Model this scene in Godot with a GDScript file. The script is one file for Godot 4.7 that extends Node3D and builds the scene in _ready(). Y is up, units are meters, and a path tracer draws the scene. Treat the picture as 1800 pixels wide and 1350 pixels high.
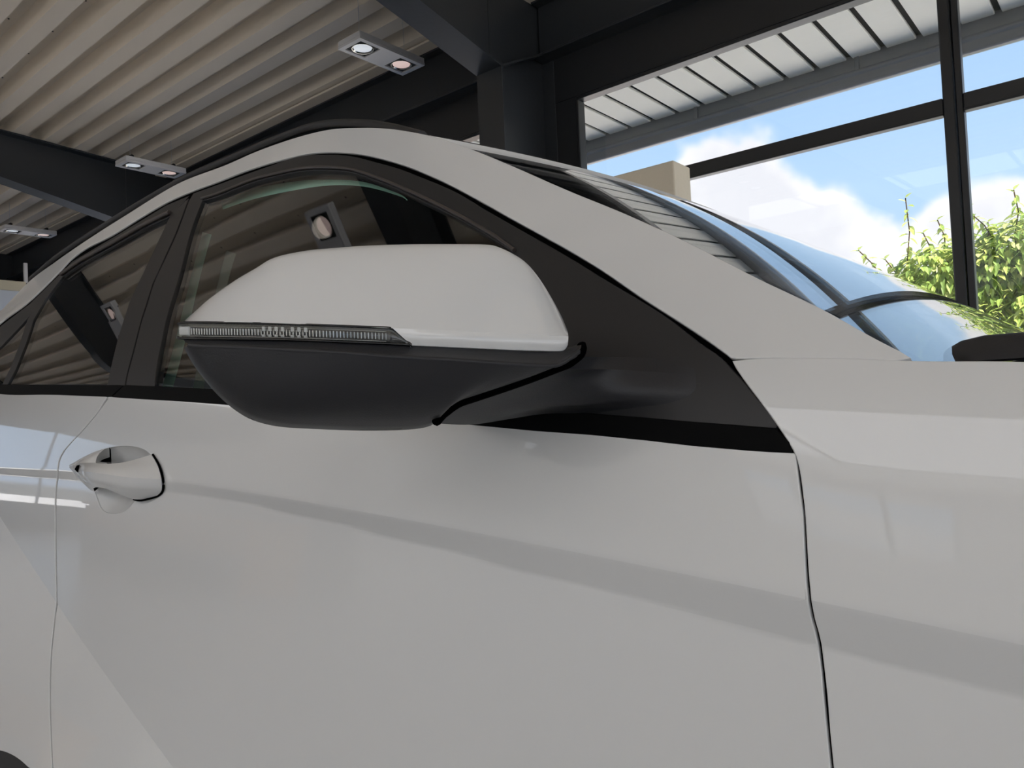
extends Node3D
# A white car in a steel-framed showroom, seen close up at its right door mirror. World: x runs along the car (front is +x), y up, metres.

# ------------------------------------------------------------------ traced outlines of the car's panels (x, y on the body side) and of its curved edges
var D2 := {
	"front_door": PackedVector2Array([Vector2(-1.1893, 1.0448), Vector2(-1.0722, 1.0366), Vector2(-0.9559, 1.0288), Vector2(-0.8428, 1.0203), Vector2(-0.7135, 1.0106), Vector2(-0.6067, 1.0020), Vector2(-0.5246, 0.9955), Vector2(-0.4510, 0.9892), Vector2(-0.3801, 0.9827), Vector2(-0.3266, 0.9789), Vector2(-0.2790, 0.9742), Vector2(-0.2455, 0.9704), Vector2(-0.2094, 0.9671), Vector2(-0.1811, 0.9647), Vector2(-0.1789, 0.9642), Vector2(-0.1782, 0.9631), Vector2(-0.1773, 0.9568), Vector2(-0.1752, 0.9430), Vector2(-0.1732, 0.9294), Vector2(-0.1719, 0.9092), Vector2(-0.1709, 0.8926), Vector2(-0.1698, 0.8779), Vector2(-0.1696, 0.8662), Vector2(-0.1686, 0.8572), Vector2(-0.1681, 0.8496), Vector2(-0.1665, 0.8342), Vector2(-0.1655, 0.8189), Vector2(-0.1640, 0.7987), Vector2(-0.1625, 0.7797), Vector2(-0.1610, 0.7578), Vector2(-0.1680, 0.6000), Vector2(-0.1720, 0.3600), Vector2(-1.2700, 0.3600), Vector2(-1.3250, 0.4360), Vector2(-1.1619, 0.5470), Vector2(-1.1881, 0.5756), Vector2(-1.2094, 0.5995), Vector2(-1.2301, 0.6245), Vector2(-1.2485, 0.6487), Vector2(-1.2658, 0.6747), Vector2(-1.2795, 0.6997), Vector2(-1.2918, 0.7232), Vector2(-1.2977, 0.7403), Vector2(-1.3028, 0.7573), Vector2(-1.3158, 0.8028), Vector2(-1.3289, 0.8538), Vector2(-1.3370, 0.8885), Vector2(-1.3385, 0.9105), Vector2(-1.3348, 0.9329), Vector2(-1.3338, 0.9507), Vector2(-1.3220, 0.9640), Vector2(-1.2986, 0.9772), Vector2(-1.2696, 0.9909), Vector2(-1.2384, 1.0067), Vector2(-1.2099, 1.0238), Vector2(-1.1870, 1.0414)]),
	"rear_door": PackedVector2Array([Vector2(-1.1956, 1.0451), Vector2(-1.2173, 1.0240), Vector2(-1.2461, 1.0069), Vector2(-1.2775, 0.9910), Vector2(-1.3068, 0.9772), Vector2(-1.3304, 0.9640), Vector2(-1.3423, 0.9506), Vector2(-1.3434, 0.9327), Vector2(-1.3471, 0.9102), Vector2(-1.3455, 0.8881), Vector2(-1.3373, 0.8533), Vector2(-1.3240, 0.8021), Vector2(-1.3109, 0.7564), Vector2(-1.3057, 0.7393), Vector2(-1.2977, 0.7226), Vector2(-1.2852, 0.6990), Vector2(-1.2714, 0.6739), Vector2(-1.2540, 0.6479), Vector2(-1.2355, 0.6237), Vector2(-1.2146, 0.5986), Vector2(-1.1931, 0.5747), Vector2(-1.1667, 0.5460), Vector2(-1.1785, 0.5397), Vector2(-1.2183, 0.5357), Vector2(-1.2506, 0.5389), Vector2(-1.2790, 0.5403), Vector2(-1.3187, 0.5383), Vector2(-1.6000, 0.4750), Vector2(-1.6600, 0.5100), Vector2(-1.7400, 0.5800), Vector2(-1.8400, 0.6500), Vector2(-1.9300, 0.6900), Vector2(-1.9300, 1.0980), Vector2(-1.7337, 1.0741), Vector2(-1.4336, 1.0588)]),
	"sill": PackedVector2Array([Vector2(-1.6600, 0.4300), Vector2(-1.6000, 0.4710), Vector2(-1.3176, 0.5371), Vector2(-1.2780, 0.5391), Vector2(-1.2496, 0.5377), Vector2(-1.2173, 0.5346), Vector2(-1.1775, 0.5386), Vector2(-1.3400, 0.4400), Vector2(-1.3300, 0.4300), Vector2(-1.2800, 0.3540), Vector2(-0.1720, 0.3540), Vector2(-0.1500, 0.3000), Vector2(-0.1500, 0.2100), Vector2(-1.7200, 0.2100)]),
	"fender": PackedVector2Array([Vector2(-0.2227, 1.0266), Vector2(-0.2166, 1.0184), Vector2(-0.2103, 1.0103), Vector2(-0.2019, 1.0001), Vector2(-0.1942, 0.9902), Vector2(-0.1879, 0.9817), Vector2(-0.1821, 0.9734), Vector2(-0.1784, 0.9673), Vector2(-0.1761, 0.9631), Vector2(-0.1742, 0.9568), Vector2(-0.1718, 0.9431), Vector2(-0.1700, 0.9295), Vector2(-0.1685, 0.9095), Vector2(-0.1674, 0.8930), Vector2(-0.1660, 0.8784), Vector2(-0.1658, 0.8668), Vector2(-0.1648, 0.8578), Vector2(-0.1643, 0.8502), Vector2(-0.1628, 0.8348), Vector2(-0.1615, 0.8197), Vector2(-0.1604, 0.7995), Vector2(-0.1589, 0.7806), Vector2(-0.1575, 0.7588), Vector2(-0.1580, 0.6000), Vector2(-0.1500, 0.3000), Vector2(0.1000, 0.3000), Vector2(0.1250, 0.3700), Vector2(0.1800, 0.5000), Vector2(0.2800, 0.6100), Vector2(0.4200, 0.6700), Vector2(0.5000, 0.6900), Vector2(0.6000, 0.6850), Vector2(0.7400, 0.6200), Vector2(0.8400, 0.5000), Vector2(0.8800, 0.3600), Vector2(1.0500, 0.3600), Vector2(1.1800, 0.6000), Vector2(1.1500, 0.8000), Vector2(0.9500, 0.9000), Vector2(0.6000, 0.9550), Vector2(0.3000, 0.9850), Vector2(-0.0571, 1.0136), Vector2(-0.0732, 1.0151), Vector2(-0.0989, 1.0169), Vector2(-0.1218, 1.0191), Vector2(-0.1329, 1.0205), Vector2(-0.1528, 1.0227), Vector2(-0.1808, 1.0251), Vector2(-0.2068, 1.0265)]),
	"side_frame": PackedVector2Array([Vector2(-0.1150, 1.0212), Vector2(-0.1360, 1.0347), Vector2(-0.1669, 1.0560), Vector2(-0.2136, 1.0844), Vector2(-0.2795, 1.1261), Vector2(-0.3387, 1.1610), Vector2(-0.4083, 1.1994), Vector2(-0.4997, 1.2516), Vector2(-0.5529, 1.2812), Vector2(-0.5970, 1.3046), Vector2(-0.6527, 1.3318), Vector2(-0.6967, 1.3507), Vector2(-0.7434, 1.3692), Vector2(-0.8251, 1.3958), Vector2(-0.8966, 1.4151), Vector2(-0.9869, 1.4288), Vector2(-1.1037, 1.4377), Vector2(-1.1929, 1.4387), Vector2(-1.3857, 1.4491), Vector2(-1.5855, 1.4294), Vector2(-1.7544, 1.4095), Vector2(-1.9153, 1.3842), Vector2(-2.0593, 1.3533), Vector2(-2.1132, 1.3219), Vector2(-2.1595, 1.2944), Vector2(-2.3000, 1.2150), Vector2(-2.4200, 1.1200), Vector2(-2.3700, 1.1050), Vector2(-2.2200, 1.1850), Vector2(-2.0853, 1.2573), Vector2(-1.9415, 1.2919), Vector2(-1.8296, 1.3505), Vector2(-1.8012, 1.3698), Vector2(-1.5957, 1.3897), Vector2(-1.3962, 1.4123), Vector2(-1.2995, 1.4124), Vector2(-1.2017, 1.4074), Vector2(-1.1097, 1.4044), Vector2(-1.0352, 1.3987), Vector2(-0.9225, 1.3840), Vector2(-0.8490, 1.3655), Vector2(-0.7788, 1.3422), Vector2(-0.6818, 1.3013), Vector2(-0.6151, 1.2680), Vector2(-0.5690, 1.2431), Vector2(-0.5163, 1.2128), Vector2(-0.4691, 1.1851), Vector2(-0.3887, 1.1383), Vector2(-0.3471, 1.1126), Vector2(-0.3051, 1.0843), Vector2(-0.2673, 1.0600), Vector2(-0.2455, 1.0455), Vector2(-0.2288, 1.0335), Vector2(-0.2243, 1.0299), Vector2(-0.2211, 1.0293), Vector2(-0.1994, 1.0280), Vector2(-0.1738, 1.0261), Vector2(-0.1529, 1.0241), Vector2(-0.1330, 1.0219), Vector2(-0.1218, 1.0205)]),
	"quarter_panel": PackedVector2Array([Vector2(-1.9340, 1.0980), Vector2(-1.9340, 0.6900), Vector2(-2.0500, 0.7100), Vector2(-2.1800, 0.6900), Vector2(-2.3100, 0.6100), Vector2(-2.4000, 0.4900), Vector2(-2.4200, 0.3600), Vector2(-2.7000, 0.3600), Vector2(-2.8000, 0.5500), Vector2(-2.8300, 0.8500), Vector2(-2.8000, 1.0400), Vector2(-2.7200, 1.1000), Vector2(-2.4000, 1.1080)]),
	"door_frame": PackedVector2Array([Vector2(-1.2813, 1.4045), Vector2(-1.1944, 1.3996), Vector2(-1.1023, 1.3956), Vector2(-1.0297, 1.3916), Vector2(-0.9564, 1.3868), Vector2(-0.8634, 1.3645), Vector2(-0.8097, 1.3473), Vector2(-0.7396, 1.3184), Vector2(-0.6852, 1.2948), Vector2(-0.6465, 1.2760), Vector2(-0.5652, 1.2346), Vector2(-0.5122, 1.2029), Vector2(-0.4653, 1.1753), Vector2(-0.3857, 1.1286), Vector2(-0.3445, 1.1032), Vector2(-0.3142, 1.0850), Vector2(-0.2781, 1.0621), Vector2(-0.2483, 1.0400), Vector2(-0.2330, 1.0294), Vector2(-0.2238, 1.0204), Vector2(-0.2150, 1.0114), Vector2(-0.2065, 1.0015), Vector2(-0.1956, 0.9895), Vector2(-0.1908, 0.9832), Vector2(-0.1914, 0.9814), Vector2(-0.2179, 0.9831), Vector2(-0.2465, 0.9858), Vector2(-0.2846, 0.9899), Vector2(-0.3281, 0.9941), Vector2(-0.3764, 0.9987), Vector2(-0.4302, 1.0029), Vector2(-0.4304, 1.0105), Vector2(-0.4494, 1.1420), Vector2(-0.4517, 1.1447), Vector2(-0.4846, 1.1658), Vector2(-0.5510, 1.2033), Vector2(-0.6307, 1.2449), Vector2(-0.7233, 1.2899), Vector2(-0.7927, 1.3200), Vector2(-0.8448, 1.3362), Vector2(-0.8880, 1.3476), Vector2(-0.9350, 1.3572), Vector2(-1.0495, 1.3713), Vector2(-1.1082, 1.3729), Vector2(-1.1702, 1.3734), Vector2(-1.2251, 1.3779), Vector2(-1.2057, 1.3230), Vector2(-1.1521, 1.2259), Vector2(-1.1216, 1.1618), Vector2(-1.0928, 1.1160), Vector2(-1.0533, 1.0544), Vector2(-1.1435, 1.0592), Vector2(-1.1457, 1.0618), Vector2(-1.1729, 1.1119), Vector2(-1.2068, 1.1672), Vector2(-1.2208, 1.1969), Vector2(-1.2380, 1.2302), Vector2(-1.2462, 1.2744), Vector2(-1.2563, 1.3217), Vector2(-1.2691, 1.3575), Vector2(-1.2825, 1.3947)]),
	"rear_pillar": PackedVector2Array([Vector2(-1.2923, 1.3970), Vector2(-1.2770, 1.3592), Vector2(-1.2640, 1.3232), Vector2(-1.2537, 1.2757), Vector2(-1.2453, 1.2313), Vector2(-1.2278, 1.1978), Vector2(-1.2136, 1.1680), Vector2(-1.1793, 1.1125), Vector2(-1.1517, 1.0621), Vector2(-1.1485, 1.0595), Vector2(-1.2125, 1.0646), Vector2(-1.2665, 1.1438), Vector2(-1.3010, 1.2074), Vector2(-1.3179, 1.2963), Vector2(-1.3341, 1.3739)]),
	"rear_frame_top": PackedVector2Array([Vector2(-1.2985, 1.4042), Vector2(-1.3892, 1.4059), Vector2(-1.5868, 1.3829), Vector2(-1.7902, 1.3626), Vector2(-1.8183, 1.3434), Vector2(-1.9291, 1.2849), Vector2(-2.0711, 1.2501), Vector2(-2.2000, 1.1800), Vector2(-2.1600, 1.1100), Vector2(-1.9531, 1.1904), Vector2(-1.8900, 1.2329), Vector2(-1.8542, 1.2764), Vector2(-1.8062, 1.3269), Vector2(-1.7125, 1.3454), Vector2(-1.5546, 1.3582), Vector2(-1.4180, 1.3714), Vector2(-1.3339, 1.3728)]),
	"front_window": PackedVector2Array([Vector2(-1.2251, 1.3779), Vector2(-1.1702, 1.3734), Vector2(-1.1082, 1.3729), Vector2(-1.0495, 1.3713), Vector2(-0.9350, 1.3572), Vector2(-0.8880, 1.3476), Vector2(-0.8448, 1.3362), Vector2(-0.7927, 1.3200), Vector2(-0.7233, 1.2899), Vector2(-0.6307, 1.2449), Vector2(-0.5510, 1.2033), Vector2(-0.4846, 1.1658), Vector2(-0.4517, 1.1447), Vector2(-0.4494, 1.1420), Vector2(-0.4304, 1.0105), Vector2(-0.5127, 1.0105), Vector2(-0.6109, 1.0189), Vector2(-0.7300, 1.0290), Vector2(-0.8919, 1.0423), Vector2(-1.0533, 1.0544), Vector2(-1.0928, 1.1160), Vector2(-1.1216, 1.1618), Vector2(-1.1521, 1.2259), Vector2(-1.2057, 1.3230)]),
	"rear_window": PackedVector2Array([Vector2(-1.3353, 1.3731), Vector2(-1.4180, 1.3714), Vector2(-1.5546, 1.3582), Vector2(-1.7125, 1.3454), Vector2(-1.7980, 1.3283), Vector2(-1.8339, 1.2815), Vector2(-1.8286, 1.2362), Vector2(-1.7768, 1.1782), Vector2(-1.7414, 1.1228), Vector2(-1.7381, 1.0932), Vector2(-1.2125, 1.0646), Vector2(-1.2665, 1.1438), Vector2(-1.3010, 1.2074), Vector2(-1.3179, 1.2963)]),
	"quarter_window": PackedVector2Array([Vector2(-1.8080, 1.3259), Vector2(-1.8514, 1.2747), Vector2(-1.8871, 1.2313), Vector2(-1.9501, 1.1888), Vector2(-2.1300, 1.1200), Vector2(-2.0500, 1.1020), Vector2(-1.7581, 1.0943), Vector2(-1.7666, 1.1268), Vector2(-1.8053, 1.1820), Vector2(-1.8591, 1.2410), Vector2(-1.8601, 1.2863)]),
	"window_divider": PackedVector2Array([Vector2(-1.7939, 1.3290), Vector2(-1.8247, 1.2803), Vector2(-1.8196, 1.2352), Vector2(-1.7684, 1.1774), Vector2(-1.7334, 1.1223), Vector2(-1.7302, 1.0928), Vector2(-1.7662, 1.0947), Vector2(-1.7749, 1.1274), Vector2(-1.8140, 1.1828), Vector2(-1.8685, 1.2421), Vector2(-1.8696, 1.2876), Vector2(-1.8125, 1.3266)]),
	"belt_front": PackedVector2Array([Vector2(-1.1449, 1.0597), Vector2(-1.0524, 1.0532), Vector2(-0.8913, 1.0412), Vector2(-0.7297, 1.0281), Vector2(-0.6107, 1.0180), Vector2(-0.5126, 1.0097), Vector2(-0.4301, 1.0027), Vector2(-0.3764, 0.9985), Vector2(-0.3281, 0.9939), Vector2(-0.2846, 0.9897), Vector2(-0.2465, 0.9856), Vector2(-0.2178, 0.9829), Vector2(-0.1910, 0.9801), Vector2(-0.1824, 0.9716), Vector2(-0.1800, 0.9656), Vector2(-0.2094, 0.9677), Vector2(-0.2455, 0.9709), Vector2(-0.2790, 0.9748), Vector2(-0.3267, 0.9795), Vector2(-0.3802, 0.9834), Vector2(-0.4511, 0.9899), Vector2(-0.5248, 0.9962), Vector2(-0.6069, 1.0028), Vector2(-0.7138, 1.0115), Vector2(-0.8431, 1.0213), Vector2(-0.9564, 1.0299), Vector2(-1.0728, 1.0378), Vector2(-1.1903, 1.0461), Vector2(-1.1715, 1.0449)]),
	"belt_rear": PackedVector2Array([Vector2(-1.1489, 1.0599), Vector2(-1.2421, 1.0649), Vector2(-1.7703, 1.0950), Vector2(-2.0518, 1.1109), Vector2(-2.0048, 1.0890), Vector2(-1.7367, 1.0759), Vector2(-1.4075, 1.0591), Vector2(-1.1799, 1.0457)]),
	"seal_front": PackedVector2Array([Vector2(-1.2070, 1.4132), Vector2(-1.1143, 1.4098), Vector2(-1.0393, 1.4039), Vector2(-0.9258, 1.3887), Vector2(-0.8518, 1.3699), Vector2(-0.7813, 1.3463), Vector2(-0.6837, 1.3050), Vector2(-0.6167, 1.2714), Vector2(-0.5704, 1.2462), Vector2(-0.5175, 1.2157), Vector2(-0.4701, 1.1877), Vector2(-0.3895, 1.1406), Vector2(-0.3477, 1.1147), Vector2(-0.3056, 1.0863), Vector2(-0.2677, 1.0618), Vector2(-0.2458, 1.0472), Vector2(-0.2290, 1.0351), Vector2(-0.2245, 1.0315), Vector2(-0.2223, 1.0270), Vector2(-0.2006, 1.0023), Vector2(-0.1800, 0.9737), Vector2(-0.1754, 0.9631), Vector2(-0.1779, 0.9634), Vector2(-0.1811, 0.9652), Vector2(-0.1934, 0.9847), Vector2(-0.2071, 1.0007), Vector2(-0.2252, 1.0190), Vector2(-0.2480, 1.0383), Vector2(-0.2776, 1.0598), Vector2(-0.3136, 1.0826), Vector2(-0.3848, 1.1258), Vector2(-0.4639, 1.1714), Vector2(-0.5104, 1.1987), Vector2(-0.5631, 1.2301), Vector2(-0.6439, 1.2708), Vector2(-0.7363, 1.3126), Vector2(-0.8061, 1.3415), Vector2(-0.8598, 1.3590), Vector2(-0.9521, 1.3808), Vector2(-1.0242, 1.3847), Vector2(-1.0962, 1.3883)]),
	"seal_rear": PackedVector2Array([Vector2(-2.3700, 1.1090), Vector2(-2.2200, 1.1890), Vector2(-2.0960, 1.2627), Vector2(-1.9510, 1.2972), Vector2(-1.8381, 1.3560), Vector2(-1.8095, 1.3753), Vector2(-1.6024, 1.3948), Vector2(-1.4016, 1.4171), Vector2(-1.3042, 1.4169), Vector2(-1.2057, 1.4117), Vector2(-1.0984, 1.3910), Vector2(-1.1892, 1.3940), Vector2(-1.2844, 1.3974), Vector2(-1.3771, 1.3950), Vector2(-1.5716, 1.3712), Vector2(-1.7686, 1.3484), Vector2(-1.8988, 1.2677), Vector2(-2.0300, 1.2294), Vector2(-2.2000, 1.1660), Vector2(-2.3000, 1.0960)]),
	"gap_front": PackedVector2Array([Vector2(-0.1804, 0.9652), Vector2(-0.1793, 0.9533), Vector2(-0.1749, 0.9293), Vector2(-0.1724, 0.8925), Vector2(-0.1715, 0.8777), Vector2(-0.1713, 0.8660), Vector2(-0.1698, 0.8493), Vector2(-0.1671, 0.8186), Vector2(-0.1641, 0.7793), Vector2(-0.1627, 0.7574), Vector2(-0.1556, 0.7593), Vector2(-0.1570, 0.7810), Vector2(-0.1596, 0.8200), Vector2(-0.1622, 0.8506), Vector2(-0.1637, 0.8671), Vector2(-0.1641, 0.8786), Vector2(-0.1654, 0.8932), Vector2(-0.1678, 0.9296), Vector2(-0.1725, 0.9568), Vector2(-0.1741, 0.9638), Vector2(-0.1800, 0.9737)]),
	"gap_rear": PackedVector2Array([Vector2(-1.1767, 1.0410), Vector2(-1.1994, 1.0234), Vector2(-1.2276, 1.0065), Vector2(-1.2584, 0.9908), Vector2(-1.2871, 0.9772), Vector2(-1.3101, 0.9641), Vector2(-1.3218, 0.9508), Vector2(-1.3227, 0.9331), Vector2(-1.3265, 0.9109), Vector2(-1.3250, 0.8890), Vector2(-1.3171, 0.8545), Vector2(-1.3042, 0.8039), Vector2(-1.2914, 0.7587), Vector2(-1.2864, 0.7417), Vector2(-1.2835, 0.7241), Vector2(-1.2713, 0.7007), Vector2(-1.2578, 0.6757), Vector2(-1.2408, 0.6498), Vector2(-1.2226, 0.6257), Vector2(-1.2021, 0.6007), Vector2(-1.1811, 0.5769), Vector2(-1.1551, 0.5483), Vector2(-1.1729, 0.5448), Vector2(-1.1996, 0.5735), Vector2(-1.2213, 0.5975), Vector2(-1.2424, 0.6226), Vector2(-1.2612, 0.6469), Vector2(-1.2787, 0.6730), Vector2(-1.2927, 0.6981), Vector2(-1.3053, 0.7218), Vector2(-1.3140, 0.7384), Vector2(-1.3214, 0.7552), Vector2(-1.3347, 0.8011), Vector2(-1.3482, 0.8526), Vector2(-1.3566, 0.8876), Vector2(-1.3582, 0.9099), Vector2(-1.3545, 0.9325), Vector2(-1.3534, 0.9505), Vector2(-1.3413, 0.9640), Vector2(-1.3175, 0.9773), Vector2(-1.2878, 0.9911), Vector2(-1.2560, 1.0071), Vector2(-1.2269, 1.0243), Vector2(-1.2037, 1.0421)]),
	"gap_pillar": PackedVector2Array([Vector2(-1.2759, 1.4032), Vector2(-1.2378, 1.3087), Vector2(-1.2273, 1.2266), Vector2(-1.1991, 1.1663), Vector2(-1.1370, 1.0613), Vector2(-1.1658, 1.0504), Vector2(-1.1731, 1.0383), Vector2(-1.1978, 1.0393), Vector2(-1.1892, 1.0549), Vector2(-1.1610, 1.0627), Vector2(-1.2242, 1.1692), Vector2(-1.2566, 1.2329), Vector2(-1.2759, 1.3256), Vector2(-1.3067, 1.4050)]),
	"diag": PackedVector2Array([Vector2(-1.6073, 0.8463), Vector2(-1.2875, 0.7315), Vector2(-0.9136, 0.5955)]),
	"cup": PackedVector2Array([Vector2(-1.2695, 0.9470), Vector2(-1.2357, 0.9575), Vector2(-1.2005, 0.9660), Vector2(-1.1523, 0.9717), Vector2(-1.1114, 0.9740), Vector2(-1.0661, 0.9724), Vector2(-1.0375, 0.9678), Vector2(-1.0156, 0.9604), Vector2(-1.0232, 0.9522), Vector2(-1.0302, 0.9351), Vector2(-1.0428, 0.9173), Vector2(-1.0540, 0.9050), Vector2(-1.0674, 0.8954), Vector2(-1.0814, 0.8872), Vector2(-1.0996, 0.8817), Vector2(-1.1261, 0.8791), Vector2(-1.1523, 0.8797), Vector2(-1.1688, 0.8853), Vector2(-1.1828, 0.8967), Vector2(-1.1950, 0.9077), Vector2(-1.2332, 0.9248)]),
}
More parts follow.
